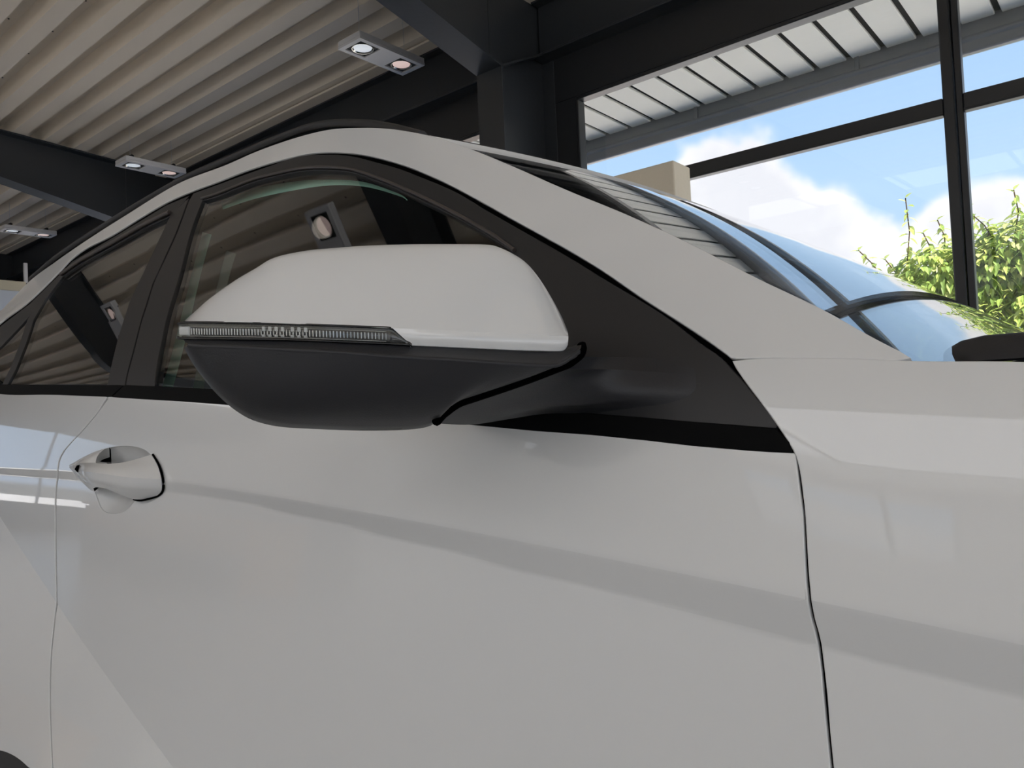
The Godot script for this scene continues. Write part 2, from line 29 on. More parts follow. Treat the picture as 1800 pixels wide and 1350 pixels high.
var D3 := {
	"grip_0": PackedVector3Array([Vector3(-1.0149, 0.9621, -0.4664), Vector3(-1.0293, 0.9575, -0.4558), Vector3(-1.0477, 0.9531, -0.4432), Vector3(-1.0720, 0.9520, -0.4352), Vector3(-1.1228, 0.9523, -0.4335), Vector3(-1.1743, 0.9513, -0.4398), Vector3(-1.2280, 0.9473, -0.4497)]),
	"grip_1": PackedVector3Array([Vector3(-0.9915, 0.9485, -0.4633), Vector3(-1.0077, 0.9466, -0.4481), Vector3(-1.0311, 0.9451, -0.4359), Vector3(-1.0640, 0.9460, -0.4282), Vector3(-1.1093, 0.9477, -0.4267), Vector3(-1.1613, 0.9471, -0.4341), Vector3(-1.2269, 0.9458, -0.4485)]),
	"grip_2": PackedVector3Array([Vector3(-0.9763, 0.9316, -0.4607), Vector3(-0.9932, 0.9335, -0.4441), Vector3(-1.0213, 0.9362, -0.4316), Vector3(-1.0599, 0.9397, -0.4243), Vector3(-1.1109, 0.9419, -0.4229), Vector3(-1.1563, 0.9426, -0.4314), Vector3(-1.2235, 0.9443, -0.4472)]),
	"grip_3": PackedVector3Array([Vector3(-0.9832, 0.9166, -0.4636), Vector3(-1.0000, 0.9184, -0.4481), Vector3(-1.0284, 0.9210, -0.4356), Vector3(-1.0669, 0.9274, -0.4268), Vector3(-1.1050, 0.9311, -0.4247), Vector3(-1.1553, 0.9355, -0.4323), Vector3(-1.2259, 0.9429, -0.4480)]),
	"grip_4": PackedVector3Array([Vector3(-0.9978, 0.9088, -0.4636), Vector3(-1.0345, 0.9037, -0.4566), Vector3(-1.0505, 0.9079, -0.4469), Vector3(-1.0799, 0.9187, -0.4347), Vector3(-1.1140, 0.9210, -0.4315), Vector3(-1.1613, 0.9285, -0.4373), Vector3(-1.2260, 0.9416, -0.4489)]),
	"cap_0": PackedVector3Array([Vector3(-1.1630, 0.9702, -0.4695), Vector3(-1.2017, 0.9638, -0.4659), Vector3(-1.2345, 0.9548, -0.4609), Vector3(-1.2874, 0.9445, -0.4650)]),
	"cap_1": PackedVector3Array([Vector3(-1.1626, 0.9581, -0.4567), Vector3(-1.1766, 0.9546, -0.4483), Vector3(-1.2089, 0.9491, -0.4458), Vector3(-1.2764, 0.9440, -0.4618)]),
	"cap_2": PackedVector3Array([Vector3(-1.1453, 0.9257, -0.4453), Vector3(-1.1633, 0.9329, -0.4412), Vector3(-1.2089, 0.9430, -0.4449), Vector3(-1.2759, 0.9427, -0.4616)]),
	"cap_3": PackedVector3Array([Vector3(-1.1691, 0.9090, -0.4604), Vector3(-1.1848, 0.9105, -0.4566), Vector3(-1.2175, 0.9255, -0.4539), Vector3(-1.2811, 0.9412, -0.4634)]),
	"edge_windshield": PackedVector3Array([Vector3(-0.1017, 1.0125, -0.5055), Vector3(-0.1463, 1.0417, -0.5159), Vector3(-0.1911, 1.0704, -0.5264), Vector3(-0.2362, 1.0987, -0.5372), Vector3(-0.2816, 1.1265, -0.5481), Vector3(-0.3271, 1.1538, -0.5592), Vector3(-0.3729, 1.1807, -0.5704), Vector3(-0.4189, 1.2071, -0.5819), Vector3(-0.4651, 1.2330, -0.5935), Vector3(-0.5116, 1.2585, -0.6053), Vector3(-0.5583, 1.2835, -0.6173), Vector3(-0.6052, 1.3081, -0.6295), Vector3(-0.6524, 1.3321, -0.6418)]),
	"roof_edge": PackedVector3Array([Vector3(-0.6527, 1.3318, -0.6407), Vector3(-0.6967, 1.3507, -0.6496), Vector3(-0.7434, 1.3692, -0.6584), Vector3(-0.8251, 1.3958, -0.6709), Vector3(-0.8966, 1.4151, -0.6801), Vector3(-0.9869, 1.4288, -0.6865), Vector3(-1.1037, 1.4377, -0.6905), Vector3(-1.1929, 1.4387, -0.6911), Vector3(-1.3857, 1.4491, -0.6985), Vector3(-1.5855, 1.4294, -0.6914), Vector3(-1.7544, 1.4095, -0.6843), Vector3(-1.9153, 1.3842, -0.6746), Vector3(-2.0593, 1.3533, -0.6619), Vector3(-2.1132, 1.3219, -0.6466), Vector3(-2.1595, 1.2944, -0.6333), Vector3(-2.3000, 1.2150, -0.5951), Vector3(-2.4200, 1.1200, -0.5488)]),
	"rail_top": PackedVector3Array([Vector3(-0.6858, 1.3470, -0.6623), Vector3(-0.7179, 1.3618, -0.6694), Vector3(-0.7509, 1.3775, -0.6770), Vector3(-0.8209, 1.4061, -0.6908), Vector3(-0.9129, 1.4362, -0.7054), Vector3(-0.9902, 1.4529, -0.7134), Vector3(-1.1054, 1.4603, -0.7165), Vector3(-1.2396, 1.4641, -0.7185), Vector3(-1.3903, 1.4691, -0.7224), Vector3(-1.5750, 1.4580, -0.7195), Vector3(-1.8108, 1.4336, -0.7113), Vector3(-1.9923, 1.4078, -0.7019), Vector3(-2.1054, 1.3719, -0.6857)]),
	"cap_up_0": PackedVector3Array([Vector3(-0.4898, 1.0670, -0.2492), Vector3(-0.4799, 1.0663, -0.2522), Vector3(-0.4690, 1.0654, -0.2558), Vector3(-0.4506, 1.0639, -0.2627), Vector3(-0.4367, 1.0625, -0.2688), Vector3(-0.4249, 1.0612, -0.2747), Vector3(-0.4071, 1.0592, -0.2851), Vector3(-0.3907, 1.0572, -0.2966), Vector3(-0.3770, 1.0557, -0.3075), Vector3(-0.3663, 1.0544, -0.3167), Vector3(-0.3509, 1.0527, -0.3312), Vector3(-0.3366, 1.0512, -0.3469), Vector3(-0.3251, 1.0499, -0.3624), Vector3(-0.3206, 1.0494, -0.3692), Vector3(-0.3149, 1.0488, -0.3788), Vector3(-0.3106, 1.0484, -0.3868), Vector3(-0.3066, 1.0480, -0.3949), Vector3(-0.3033, 1.0477, -0.4021), Vector3(-0.3005, 1.0475, -0.4089), Vector3(-0.2982, 1.0475, -0.4147)]),
	"cap_up_1": PackedVector3Array([Vector3(-0.4928, 1.0674, -0.2505), Vector3(-0.4829, 1.0683, -0.2539), Vector3(-0.4723, 1.0691, -0.2577), Vector3(-0.4542, 1.0698, -0.2650), Vector3(-0.4405, 1.0700, -0.2714), Vector3(-0.4288, 1.0701, -0.2776), Vector3(-0.4110, 1.0691, -0.2883), Vector3(-0.3945, 1.0677, -0.3000), Vector3(-0.3808, 1.0665, -0.3110), Vector3(-0.3700, 1.0655, -0.3204), Vector3(-0.3543, 1.0640, -0.3350), Vector3(-0.3397, 1.0627, -0.3508), Vector3(-0.3278, 1.0616, -0.3661), Vector3(-0.3231, 1.0609, -0.3729), Vector3(-0.3172, 1.0594, -0.3823), Vector3(-0.3127, 1.0579, -0.3901), Vector3(-0.3086, 1.0556, -0.3980), Vector3(-0.3050, 1.0528, -0.4051), Vector3(-0.3021, 1.0503, -0.4116), Vector3(-0.3000, 1.0486, -0.4170)]),
	"cap_up_2": PackedVector3Array([Vector3(-0.4958, 1.0679, -0.2519), Vector3(-0.4861, 1.0704, -0.2556), Vector3(-0.4757, 1.0727, -0.2596), Vector3(-0.4579, 1.0758, -0.2674), Vector3(-0.4444, 1.0776, -0.2741), Vector3(-0.4327, 1.0793, -0.2805), Vector3(-0.4151, 1.0793, -0.2915), Vector3(-0.3985, 1.0784, -0.3035), Vector3(-0.3847, 1.0776, -0.3147), Vector3(-0.3737, 1.0768, -0.3242), Vector3(-0.3578, 1.0756, -0.3389), Vector3(-0.3429, 1.0745, -0.3547), Vector3(-0.3306, 1.0736, -0.3699), Vector3(-0.3257, 1.0727, -0.3766), Vector3(-0.3196, 1.0703, -0.3859), Vector3(-0.3149, 1.0677, -0.3935), Vector3(-0.3107, 1.0634, -0.4011), Vector3(-0.3068, 1.0579, -0.4082), Vector3(-0.3039, 1.0533, -0.4144), Vector3(-0.3018, 1.0498, -0.4194)]),
	"cap_up_3": PackedVector3Array([Vector3(-0.4991, 1.0684, -0.2534), Vector3(-0.4895, 1.0725, -0.2574), Vector3(-0.4794, 1.0765, -0.2618), Vector3(-0.4620, 1.0820, -0.2700), Vector3(-0.4487, 1.0855, -0.2770), Vector3(-0.4372, 1.0887, -0.2836), Vector3(-0.4196, 1.0897, -0.2950), Vector3(-0.4030, 1.0894, -0.3073), Vector3(-0.3890, 1.0891, -0.3187), Vector3(-0.3779, 1.0885, -0.3283), Vector3(-0.3617, 1.0876, -0.3431), Vector3(-0.3464, 1.0867, -0.3590), Vector3(-0.3337, 1.0859, -0.3741), Vector3(-0.3286, 1.0848, -0.3807), Vector3(-0.3222, 1.0815, -0.3898), Vector3(-0.3174, 1.0776, -0.3973), Vector3(-0.3130, 1.0713, -0.4046), Vector3(-0.3088, 1.0632, -0.4116), Vector3(-0.3058, 1.0562, -0.4175), Vector3(-0.3039, 1.0510, -0.4220)]),
	"cap_up_4": PackedVector3Array([Vector3(-0.5028, 1.0690, -0.2552), Vector3(-0.4934, 1.0746, -0.2595), Vector3(-0.4836, 1.0801, -0.2641), Vector3(-0.4665, 1.0879, -0.2728), Vector3(-0.4535, 1.0929, -0.2802), Vector3(-0.4421, 1.0975, -0.2871), Vector3(-0.4246, 1.0996, -0.2989), Vector3(-0.4079, 1.0998, -0.3115), Vector3(-0.3938, 1.0999, -0.3231), Vector3(-0.3825, 1.0995, -0.3328), Vector3(-0.3660, 1.0988, -0.3478), Vector3(-0.3503, 1.0981, -0.3637), Vector3(-0.3371, 1.0973, -0.3787), Vector3(-0.3319, 1.0960, -0.3852), Vector3(-0.3252, 1.0919, -0.3941), Vector3(-0.3202, 1.0869, -0.4013), Vector3(-0.3155, 1.0787, -0.4084), Vector3(-0.3110, 1.0681, -0.4153), Vector3(-0.3079, 1.0590, -0.4208), Vector3(-0.3061, 1.0521, -0.4249)]),
	"cap_up_5": PackedVector3Array([Vector3(-0.5060, 1.0695, -0.2567), Vector3(-0.4968, 1.0761, -0.2613), Vector3(-0.4873, 1.0827, -0.2662), Vector3(-0.4706, 1.0920, -0.2753), Vector3(-0.4578, 1.0982, -0.2830), Vector3(-0.4465, 1.1038, -0.2902), Vector3(-0.4291, 1.1065, -0.3023), Vector3(-0.4124, 1.1072, -0.3151), Vector3(-0.3981, 1.1075, -0.3270), Vector3(-0.3867, 1.1073, -0.3368), Vector3(-0.3700, 1.1068, -0.3519), Vector3(-0.3539, 1.1061, -0.3678), Vector3(-0.3403, 1.1054, -0.3827), Vector3(-0.3349, 1.1039, -0.3891), Vector3(-0.3280, 1.0991, -0.3978), Vector3(-0.3227, 1.0933, -0.4049), Vector3(-0.3178, 1.0839, -0.4118), Vector3(-0.3131, 1.0716, -0.4185), Vector3(-0.3099, 1.0610, -0.4238), Vector3(-0.3081, 1.0529, -0.4275)]),
	"cap_up_6": PackedVector3Array([Vector3(-0.5087, 1.0699, -0.2580), Vector3(-0.4997, 1.0772, -0.2629), Vector3(-0.4904, 1.0844, -0.2679), Vector3(-0.4741, 1.0947, -0.2774), Vector3(-0.4614, 1.1015, -0.2853), Vector3(-0.4502, 1.1078, -0.2927), Vector3(-0.4329, 1.1110, -0.3051), Vector3(-0.4162, 1.1119, -0.3182), Vector3(-0.4018, 1.1123, -0.3302), Vector3(-0.3903, 1.1123, -0.3401), Vector3(-0.3733, 1.1118, -0.3553), Vector3(-0.3570, 1.1112, -0.3712), Vector3(-0.3430, 1.1104, -0.3860), Vector3(-0.3375, 1.1088, -0.3924), Vector3(-0.3303, 1.1036, -0.4009), Vector3(-0.3249, 1.0974, -0.4079), Vector3(-0.3199, 1.0871, -0.4146), Vector3(-0.3149, 1.0737, -0.4211), Vector3(-0.3116, 1.0623, -0.4262), Vector3(-0.3097, 1.0535, -0.4298)]),
	"cap_up_7": PackedVector3Array([Vector3(-0.5111, 1.0702, -0.2592), Vector3(-0.5024, 1.0778, -0.2643), Vector3(-0.4933, 1.0853, -0.2695), Vector3(-0.4773, 1.0962, -0.2793), Vector3(-0.4648, 1.1034, -0.2874), Vector3(-0.4537, 1.1100, -0.2951), Vector3(-0.4365, 1.1134, -0.3077), Vector3(-0.4197, 1.1144, -0.3210), Vector3(-0.4052, 1.1149, -0.3331), Vector3(-0.3936, 1.1149, -0.3431), Vector3(-0.3765, 1.1145, -0.3584), Vector3(-0.3598, 1.1138, -0.3743), Vector3(-0.3456, 1.1131, -0.3890), Vector3(-0.3399, 1.1114, -0.3953), Vector3(-0.3326, 1.1060, -0.4038), Vector3(-0.3269, 1.0994, -0.4106), Vector3(-0.3217, 1.0888, -0.4171), Vector3(-0.3166, 1.0749, -0.4235), Vector3(-0.3131, 1.0630, -0.4285), Vector3(-0.3112, 1.0539, -0.4318)]),
	"band_top": PackedVector3Array([Vector3(-0.3637, 1.0541, -0.3191), Vector3(-0.3572, 1.0534, -0.3250), Vector3(-0.3509, 1.0527, -0.3312), Vector3(-0.3366, 1.0512, -0.3469), Vector3(-0.3251, 1.0499, -0.3624), Vector3(-0.3149, 1.0488, -0.3788), Vector3(-0.3066, 1.0480, -0.3949), Vector3(-0.3013, 1.0475, -0.4069), Vector3(-0.2990, 1.0475, -0.4126), Vector3(-0.2982, 1.0472, -0.4147)]),
	"band_bot": PackedVector3Array([Vector3(-0.3560, 1.0430, -0.3276), Vector3(-0.3532, 1.0427, -0.3304), Vector3(-0.3495, 1.0423, -0.3341), Vector3(-0.3365, 1.0408, -0.3488), Vector3(-0.3257, 1.0396, -0.3634), Vector3(-0.3159, 1.0384, -0.3793), Vector3(-0.3076, 1.0378, -0.3954), Vector3(-0.3028, 1.0374, -0.4062), Vector3(-0.3004, 1.0380, -0.4119), Vector3(-0.2991, 1.0416, -0.4149)]),
	"lens_top": PackedVector3Array([Vector3(-0.4960, 1.0668, -0.2482), Vector3(-0.4908, 1.0671, -0.2497), Vector3(-0.4700, 1.0653, -0.2563), Vector3(-0.4429, 1.0626, -0.2669), Vector3(-0.4258, 1.0609, -0.2753), Vector3(-0.4045, 1.0587, -0.2879), Vector3(-0.3889, 1.0570, -0.2992), Vector3(-0.3751, 1.0555, -0.3104), Vector3(-0.3671, 1.0547, -0.3174), Vector3(-0.3640, 1.0534, -0.3202), Vector3(-0.3607, 1.0493, -0.3232), Vector3(-0.3562, 1.0434, -0.3274)]),
	"lens_mid": PackedVector3Array([Vector3(-0.4932, 1.0619, -0.2467), Vector3(-0.4880, 1.0615, -0.2481), Vector3(-0.4673, 1.0595, -0.2547), Vector3(-0.4403, 1.0571, -0.2652), Vector3(-0.4233, 1.0555, -0.2735), Vector3(-0.4022, 1.0534, -0.2860), Vector3(-0.3866, 1.0517, -0.2972), Vector3(-0.3729, 1.0502, -0.3084), Vector3(-0.3650, 1.0493, -0.3153), Vector3(-0.3616, 1.0485, -0.3183), Vector3(-0.3582, 1.0463, -0.3213), Vector3(-0.3539, 1.0429, -0.3255)]),
	"lens_bot": PackedVector3Array([Vector3(-0.4962, 1.0577, -0.2480), Vector3(-0.4910, 1.0565, -0.2495), Vector3(-0.4702, 1.0545, -0.2561), Vector3(-0.4431, 1.0523, -0.2667), Vector3(-0.4260, 1.0508, -0.2751), Vector3(-0.4048, 1.0487, -0.2877), Vector3(-0.3892, 1.0470, -0.2989), Vector3(-0.3754, 1.0455, -0.3102), Vector3(-0.3674, 1.0446, -0.3171), Vector3(-0.3637, 1.0441, -0.3204), Vector3(-0.3603, 1.0438, -0.3235), Vector3(-0.3560, 1.0430, -0.3276)]),
	"hous_top": PackedVector3Array([Vector3(-0.4930, 1.0564, -0.2497), Vector3(-0.4820, 1.0553, -0.2530), Vector3(-0.4580, 1.0532, -0.2615), Vector3(-0.4276, 1.0506, -0.2753), Vector3(-0.3990, 1.0480, -0.2929), Vector3(-0.3682, 1.0444, -0.3178), Vector3(-0.3567, 1.0427, -0.3283), Vector3(-0.3384, 1.0406, -0.3481), Vector3(-0.3208, 1.0383, -0.3727), Vector3(-0.3063, 1.0368, -0.4003), Vector3(-0.2995, 1.0390, -0.4165), Vector3(-0.2943, 1.0415, -0.4238)]),
	"hous_mid": PackedVector3Array([Vector3(-0.4853, 1.0535, -0.2473), Vector3(-0.4748, 1.0522, -0.2505), Vector3(-0.4504, 1.0499, -0.2590), Vector3(-0.4207, 1.0469, -0.2727), Vector3(-0.3932, 1.0440, -0.2898), Vector3(-0.3637, 1.0400, -0.3137), Vector3(-0.3510, 1.0383, -0.3255), Vector3(-0.3332, 1.0360, -0.3451), Vector3(-0.3168, 1.0336, -0.3685), Vector3(-0.3037, 1.0320, -0.3935), Vector3(-0.2974, 1.0335, -0.4083), Vector3(-0.2912, 1.0389, -0.4185)]),
	"hous_crease": PackedVector3Array([Vector3(-0.4777, 1.0507, -0.2448), Vector3(-0.4675, 1.0492, -0.2479), Vector3(-0.4430, 1.0466, -0.2566), Vector3(-0.4138, 1.0432, -0.2702), Vector3(-0.3875, 1.0401, -0.2867), Vector3(-0.3592, 1.0357, -0.3097), Vector3(-0.3454, 1.0339, -0.3226), Vector3(-0.3280, 1.0316, -0.3420), Vector3(-0.3127, 1.0291, -0.3643), Vector3(-0.3010, 1.0274, -0.3868), Vector3(-0.2952, 1.0281, -0.4003), Vector3(-0.2881, 1.0364, -0.4133)]),
	"low_0": PackedVector3Array([Vector3(-0.4777, 1.0507, -0.2448), Vector3(-0.4730, 1.0498, -0.2462), Vector3(-0.4675, 1.0492, -0.2479), Vector3(-0.4553, 1.0479, -0.2520), Vector3(-0.4430, 1.0466, -0.2566), Vector3(-0.4278, 1.0448, -0.2631), Vector3(-0.4138, 1.0432, -0.2702), Vector3(-0.3875, 1.0401, -0.2867), Vector3(-0.3670, 1.0368, -0.3029), Vector3(-0.3454, 1.0339, -0.3226), Vector3(-0.3325, 1.0322, -0.3366), Vector3(-0.3248, 1.0311, -0.3462), Vector3(-0.3196, 1.0301, -0.3535), Vector3(-0.3127, 1.0291, -0.3643), Vector3(-0.3080, 1.0282, -0.3726), Vector3(-0.3036, 1.0277, -0.3813), Vector3(-0.2996, 1.0274, -0.3897), Vector3(-0.2960, 1.0278, -0.3983), Vector3(-0.2931, 1.0299, -0.4056), Vector3(-0.2911, 1.0329, -0.4107), Vector3(-0.2882, 1.0361, -0.4132)]),
	"low_1": PackedVector3Array([Vector3(-0.4784, 1.0506, -0.2450), Vector3(-0.4739, 1.0492, -0.2464), Vector3(-0.4686, 1.0478, -0.2482), Vector3(-0.4569, 1.0459, -0.2520), Vector3(-0.4451, 1.0441, -0.2564), Vector3(-0.4307, 1.0418, -0.2626), Vector3(-0.4173, 1.0396, -0.2693), Vector3(-0.3924, 1.0363, -0.2847), Vector3(-0.3727, 1.0328, -0.3003), Vector3(-0.3515, 1.0299, -0.3198), Vector3(-0.3379, 1.0282, -0.3344), Vector3(-0.3292, 1.0271, -0.3449), Vector3(-0.3234, 1.0265, -0.3525), Vector3(-0.3164, 1.0263, -0.3627), Vector3(-0.3116, 1.0261, -0.3708), Vector3(-0.3070, 1.0259, -0.3794), Vector3(-0.3022, 1.0261, -0.3883), Vector3(-0.2977, 1.0271, -0.3974), Vector3(-0.2939, 1.0296, -0.4053), Vector3(-0.2915, 1.0326, -0.4106), Vector3(-0.2884, 1.0357, -0.4131)]),
	"low_2": PackedVector3Array([Vector3(-0.4796, 1.0504, -0.2452), Vector3(-0.4753, 1.0481, -0.2467), Vector3(-0.4703, 1.0459, -0.2486), Vector3(-0.4594, 1.0430, -0.2522), Vector3(-0.4485, 1.0402, -0.2562), Vector3(-0.4351, 1.0371, -0.2619), Vector3(-0.4226, 1.0343, -0.2680), Vector3(-0.4000, 1.0304, -0.2817), Vector3(-0.3815, 1.0268, -0.2966), Vector3(-0.3608, 1.0239, -0.3156), Vector3(-0.3463, 1.0221, -0.3312), Vector3(-0.3361, 1.0211, -0.3431), Vector3(-0.3292, 1.0209, -0.3512), Vector3(-0.3221, 1.0221, -0.3604), Vector3(-0.3169, 1.0229, -0.3682), Vector3(-0.3123, 1.0231, -0.3765), Vector3(-0.3060, 1.0243, -0.3862), Vector3(-0.3003, 1.0259, -0.3960), Vector3(-0.2951, 1.0290, -0.4048), Vector3(-0.2921, 1.0321, -0.4105), Vector3(-0.2887, 1.0353, -0.4130)]),
	"low_3": PackedVector3Array([Vector3(-0.4812, 1.0502, -0.2456), Vector3(-0.4772, 1.0470, -0.2472), Vector3(-0.4726, 1.0436, -0.2493), Vector3(-0.4627, 1.0396, -0.2525), Vector3(-0.4527, 1.0359, -0.2562), Vector3(-0.4406, 1.0318, -0.2613), Vector3(-0.4291, 1.0282, -0.2669), Vector3(-0.4092, 1.0238, -0.2787), Vector3(-0.3921, 1.0200, -0.2927), Vector3(-0.3721, 1.0171, -0.3113), Vector3(-0.3565, 1.0152, -0.3281), Vector3(-0.3444, 1.0143, -0.3415), Vector3(-0.3362, 1.0145, -0.3502), Vector3(-0.3289, 1.0173, -0.3580), Vector3(-0.3232, 1.0193, -0.3656), Vector3(-0.3185, 1.0201, -0.3735), Vector3(-0.3106, 1.0221, -0.3839), Vector3(-0.3033, 1.0247, -0.3946), Vector3(-0.2966, 1.0284, -0.4043), Vector3(-0.2928, 1.0316, -0.4104), Vector3(-0.2891, 1.0347, -0.4128)]),
	"low_4": PackedVector3Array([Vector3(-0.4831, 1.0501, -0.2463), Vector3(-0.4795, 1.0460, -0.2479), Vector3(-0.4754, 1.0416, -0.2503), Vector3(-0.4665, 1.0365, -0.2533), Vector3(-0.4577, 1.0318, -0.2568), Vector3(-0.4469, 1.0269, -0.2613), Vector3(-0.4365, 1.0224, -0.2665), Vector3(-0.4191, 1.0175, -0.2765), Vector3(-0.4034, 1.0134, -0.2898), Vector3(-0.3841, 1.0106, -0.3081), Vector3(-0.3673, 1.0086, -0.3260), Vector3(-0.3535, 1.0078, -0.3410), Vector3(-0.3440, 1.0085, -0.3502), Vector3(-0.3360, 1.0128, -0.3565), Vector3(-0.3298, 1.0159, -0.3636), Vector3(-0.3248, 1.0171, -0.3712), Vector3(-0.3151, 1.0201, -0.3822), Vector3(-0.3064, 1.0235, -0.3936), Vector3(-0.2981, 1.0279, -0.4040), Vector3(-0.2936, 1.0311, -0.4104), Vector3(-0.2895, 1.0342, -0.4127)]),
	"low_5": PackedVector3Array([Vector3(-0.4855, 1.0501, -0.2471), Vector3(-0.4824, 1.0452, -0.2490), Vector3(-0.4789, 1.0398, -0.2516), Vector3(-0.4711, 1.0339, -0.2546), Vector3(-0.4634, 1.0283, -0.2580), Vector3(-0.4540, 1.0225, -0.2623), Vector3(-0.4446, 1.0173, -0.2671), Vector3(-0.4296, 1.0120, -0.2756), Vector3(-0.4152, 1.0077, -0.2884), Vector3(-0.3964, 1.0049, -0.3066), Vector3(-0.3786, 1.0028, -0.3256), Vector3(-0.3631, 1.0020, -0.3420), Vector3(-0.3522, 1.0031, -0.3515), Vector3(-0.3432, 1.0088, -0.3561), Vector3(-0.3363, 1.0129, -0.3627), Vector3(-0.3310, 1.0146, -0.3698), Vector3(-0.3196, 1.0184, -0.3811), Vector3(-0.3094, 1.0225, -0.3931), Vector3(-0.2996, 1.0274, -0.4040), Vector3(-0.2944, 1.0307, -0.4106), Vector3(-0.2899, 1.0338, -0.4127)]),
	"low_6": PackedVector3Array([Vector3(-0.4881, 1.0502, -0.2482), Vector3(-0.4855, 1.0446, -0.2503), Vector3(-0.4828, 1.0385, -0.2533), Vector3(-0.4761, 1.0318, -0.2563), Vector3(-0.4695, 1.0255, -0.2598), Vector3(-0.4614, 1.0191, -0.2640), Vector3(-0.4530, 1.0133, -0.2686), Vector3(-0.4399, 1.0075, -0.2762), Vector3(-0.4266, 1.0030, -0.2886), Vector3(-0.4082, 1.0002, -0.3068), Vector3(-0.3896, 0.9980, -0.3269), Vector3(-0.3727, 0.9973, -0.3445), Vector3(-0.3604, 0.9988, -0.3542), Vector3(-0.3501, 1.0056, -0.3569), Vector3(-0.3423, 1.0106, -0.3628), Vector3(-0.3366, 1.0126, -0.3695), Vector3(-0.3236, 1.0171, -0.3808), Vector3(-0.3121, 1.0217, -0.3931), Vector3(-0.3010, 1.0271, -0.4043), Vector3(-0.2952, 1.0304, -0.4109), Vector3(-0.2902, 1.0334, -0.4127)]),
	"low_7": PackedVector3Array([Vector3(-0.4909, 1.0503, -0.2494), Vector3(-0.4889, 1.0443, -0.2518), Vector3(-0.4869, 1.0377, -0.2552), Vector3(-0.4813, 1.0304, -0.2584), Vector3(-0.4757, 1.0236, -0.2620), Vector3(-0.4687, 1.0166, -0.2663), Vector3(-0.4612, 1.0104, -0.2710), Vector3(-0.4497, 1.0043, -0.2778), Vector3(-0.4373, 0.9996, -0.2902), Vector3(-0.4192, 0.9967, -0.3085), Vector3(-0.4000, 0.9945, -0.3296), Vector3(-0.3819, 0.9937, -0.3482), Vector3(-0.3683, 0.9955, -0.3579), Vector3(-0.3564, 1.0033, -0.3587), Vector3(-0.3477, 1.0089, -0.3639), Vector3(-0.3416, 1.0112, -0.3701), Vector3(-0.3271, 1.0161, -0.3813), Vector3(-0.3144, 1.0212, -0.3936), Vector3(-0.3023, 1.0269, -0.4048), Vector3(-0.2959, 1.0302, -0.4114), Vector3(-0.2905, 1.0332, -0.4128)]),
	"low_8": PackedVector3Array([Vector3(-0.4935, 1.0504, -0.2506), Vector3(-0.4920, 1.0442, -0.2532), Vector3(-0.4907, 1.0372, -0.2571), Vector3(-0.4860, 1.0296, -0.2605), Vector3(-0.4813, 1.0224, -0.2644), Vector3(-0.4753, 1.0151, -0.2688), Vector3(-0.4684, 1.0086, -0.2736), Vector3(-0.4581, 1.0022, -0.2802), Vector3(-0.4464, 0.9973, -0.2927), Vector3(-0.4284, 0.9945, -0.3112), Vector3(-0.4087, 0.9921, -0.3330), Vector3(-0.3897, 0.9914, -0.3524), Vector3(-0.3751, 0.9934, -0.3619), Vector3(-0.3616, 1.0018, -0.3610), Vector3(-0.3521, 1.0078, -0.3656), Vector3(-0.3455, 1.0103, -0.3714), Vector3(-0.3298, 1.0155, -0.3822), Vector3(-0.3163, 1.0209, -0.3943), Vector3(-0.3033, 1.0267, -0.4055), Vector3(-0.2965, 1.0301, -0.4119), Vector3(-0.2907, 1.0330, -0.4130)]),
	"low_9": PackedVector3Array([Vector3(-0.4987, 1.0509, -0.2532), Vector3(-0.4981, 1.0444, -0.2562), Vector3(-0.4983, 1.0372, -0.2609), Vector3(-0.4952, 1.0293, -0.2651), Vector3(-0.4921, 1.0217, -0.2697), Vector3(-0.4877, 1.0141, -0.2749), Vector3(-0.4819, 1.0072, -0.2802), Vector3(-0.4729, 1.0005, -0.2870), Vector3(-0.4621, 0.9954, -0.3001), Vector3(-0.4442, 0.9925, -0.3192), Vector3(-0.4238, 0.9900, -0.3422), Vector3(-0.4037, 0.9893, -0.3626), Vector3(-0.3874, 0.9916, -0.3716), Vector3(-0.3703, 1.0006, -0.3674), Vector3(-0.3592, 1.0070, -0.3707), Vector3(-0.3516, 1.0097, -0.3755), Vector3(-0.3340, 1.0152, -0.3852), Vector3(-0.3192, 1.0207, -0.3967), Vector3(-0.3050, 1.0267, -0.4072), Vector3(-0.2975, 1.0300, -0.4131), Vector3(-0.2911, 1.0329, -0.4133)]),
	"arm_0": PackedVector3Array([Vector3(-0.3020, 1.0340, -0.4369), Vector3(-0.3090, 1.0352, -0.4641), Vector3(-0.3071, 1.0355, -0.4840), Vector3(-0.2953, 1.0347, -0.4967), Vector3(-0.2771, 1.0328, -0.5021), Vector3(-0.2500, 1.0295, -0.5020)]),
	"arm_1": PackedVector3Array([Vector3(-0.3024, 1.0259, -0.4195), Vector3(-0.3069, 1.0264, -0.4496), Vector3(-0.3021, 1.0260, -0.4715), Vector3(-0.2916, 1.0246, -0.4854), Vector3(-0.2729, 1.0220, -0.4934), Vector3(-0.2484, 1.0188, -0.4975)]),
	"arm_2": PackedVector3Array([Vector3(-0.3264, 1.0162, -0.3908), Vector3(-0.3267, 1.0149, -0.4317), Vector3(-0.3121, 1.0124, -0.4597), Vector3(-0.2939, 1.0101, -0.4761), Vector3(-0.2719, 1.0085, -0.4862), Vector3(-0.2488, 1.0073, -0.4928)]),
	"arm_3": PackedVector3Array([Vector3(-0.3528, 1.0068, -0.3706), Vector3(-0.3539, 1.0038, -0.4197), Vector3(-0.3378, 1.0024, -0.4523), Vector3(-0.3114, 1.0018, -0.4724), Vector3(-0.2890, 1.0015, -0.4829), Vector3(-0.2627, 1.0008, -0.4892)]),
